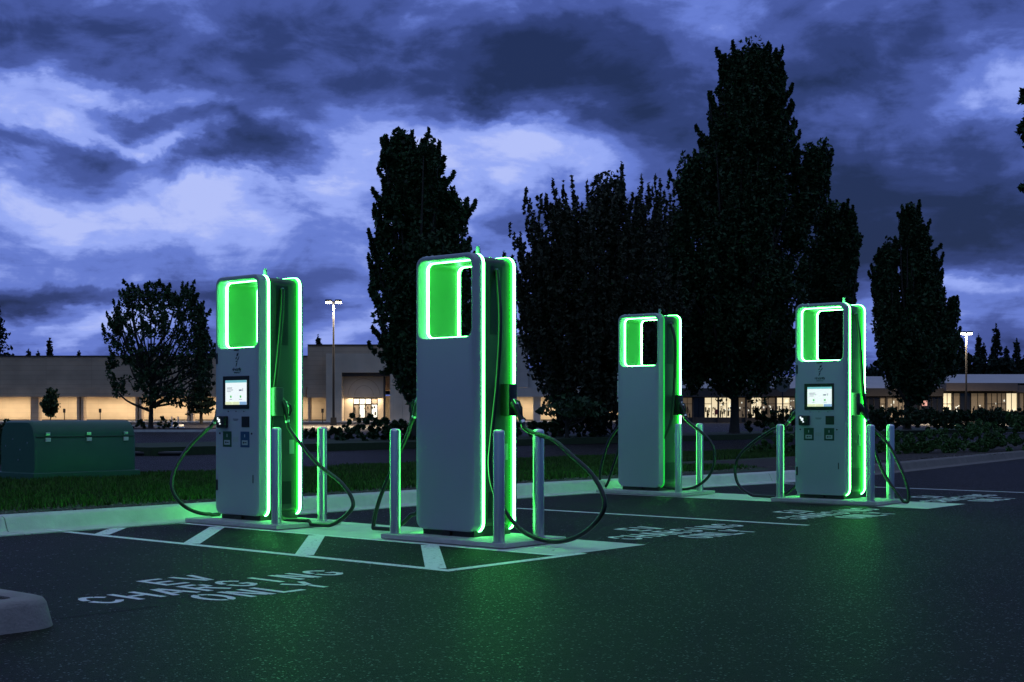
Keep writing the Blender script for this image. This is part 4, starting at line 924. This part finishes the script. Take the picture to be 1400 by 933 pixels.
sp_('window_sign', mat('pink_sign', (.7, .3, .25), .5, emit=(.9, .5, .42), estr=.6), [sb(1261, 1268, 548, 555, YR + .1, YR + .14)])
sp_('window_sign', mat('red_sign', (.7, .1, .08), .5), [sb(978, 982, 560, 567, YR + .1, YR + .14)])
for pl, pr in ((866, 950), (955, 1040), (1200, 1285)): area((PX((pl + pr) / 2, YR), YR + 1.6, PZ(543.5, YR)), PX(pr, YR) - PX(pl, YR), 1, 130, parent=None).parent = None

# ------------------------------------------------------------------ street lamps and small posts
def street_lamp(px, Y, top_y, label, heads, power):
    power = power * 13
    heads = [h_ * .62 for h_ in heads]
    H = PZ(top_y, Y); r = empty('street_lamp', (PX(px, Y), Y, 0)); tag(r, label, 'street lamp', 'street lamps in the far car park')
    b = MB(); b.cyl((0, 0, 0), (0, 0, .75), .32, .28, 16); b.build('base', M_POLE, r, True)
    b = MB(); b.cyl((0, 0, .75), (0, 0, H), .12, .075, 12); b.build('pole', M_POLE, r, True)
    b = MB(); b.box(-.5, .5, -.05, .05, H - .05, H + .05, .01); b.build('arm', M_POLE, r)
    for sx2 in heads:
        b = MB(); b.box(sx2 - .30, sx2 + .30, -.25, .25, H + .02, H + .22, .05); hd = b.build('lamp_head', M_POLE, r)
        b = MB(); b.box(sx2 - .26, sx2 + .26, -.2, .2, H - .13, H + .015, .04); b.build('lens', M_LAMP, hd)
        d = bpy.data.lights.new('lamp_light', 'SPOT'); d.energy = power; d.color = (1, .78, .5); d.spot_size = R(160); d.spot_blend = .6; d.shadow_soft_size = .3
        o = bpy.data.objects.new('lamp_light', d); COL.objects.link(o); o.parent = r; o.location = (sx2, 0, H - .2)
street_lamp(456, 130, 413, 'double headed street lamp on a dark pole before the store entrance', (-.75, .75), 2600)
street_lamp(1321, 150, 456, 'street lamp with a pale pole behind the right hand trees', (-.6, .6), 2000)
for i, (px, y0, lab) in enumerate(((88, 559, 'thin sign post before the lit wall just right of the young tree'), (137, 559, 'thin sign post before the lit wall left of the round tree'), (441, 559, 'thin sign post before the store wall left of the entrance portal'))):
    Y = 172; r = empty('sign_post', (PX(px, Y), Y, 0)); tag(r, lab, 'sign post', 'sign posts along the store front')
    H = PZ(y0, Y); b = MB(); b.cyl((0, 0, 0), (0, 0, H), .05, seg=8); b.build('post', M_POLE, r); b = MB(); b.box(-.16, .16, -.06, -.04, H - .5, H, .01); b.build('sign_plate', M_POLE, r)
for i, (px, lab) in enumerate(((235, 'short white post right of the round tree, left of the pair'), (243.5, 'white post on a pale foot right of the round tree'))):
    Y = 100; r = empty('marker_post', (PX(px, Y), Y, 0)); tag(r, lab, 'post', 'white marker posts'); H = PZ(570, Y)
    b = MB(); b.cyl((0, 0, 0), (0, 0, H), .045, seg=8); b.build('post', M_WHITE, r); b = MB(); b.box(-.45 if i else -.15, .45 if i else .15, -.2, .2, 0, .14, .03); b.build('base', M_WHITE, r)
Y = 72; sg = empty('stop_sign', (PX(1070, Y), Y, .2)); tag(sg, 'octagonal stop sign seen from the back, left of the rightmost charger', 'road sign')
H = PZ(516, Y) - .2; cz = PZ(526.5, Y) - .2
b = MB(); b.cyl((0, 0, 0), (0, 0, H - .05), .035, seg=8); b.build('post', M_POLE, sg)
b = MB(); rr0 = .40
lo = [b.bm.verts.new((rr0 * math.cos(R(22.5 + 45 * i)), -.045, cz + rr0 * math.sin(R(22.5 + 45 * i)))) for i in range(8)]; hi = [b.bm.verts.new((v.co.x, -.04, v.co.z)) for v in lo]
b.bm.faces.new(lo); b.bm.faces.new(hi[::-1])
for i in range(8): b.bm.faces.new((lo[i], lo[(i + 1) % 8], hi[(i + 1) % 8], hi[i]))
b.build('sign_plate', mat('sign_back', (.22, .23, .23), .5, metal=.3), sg)
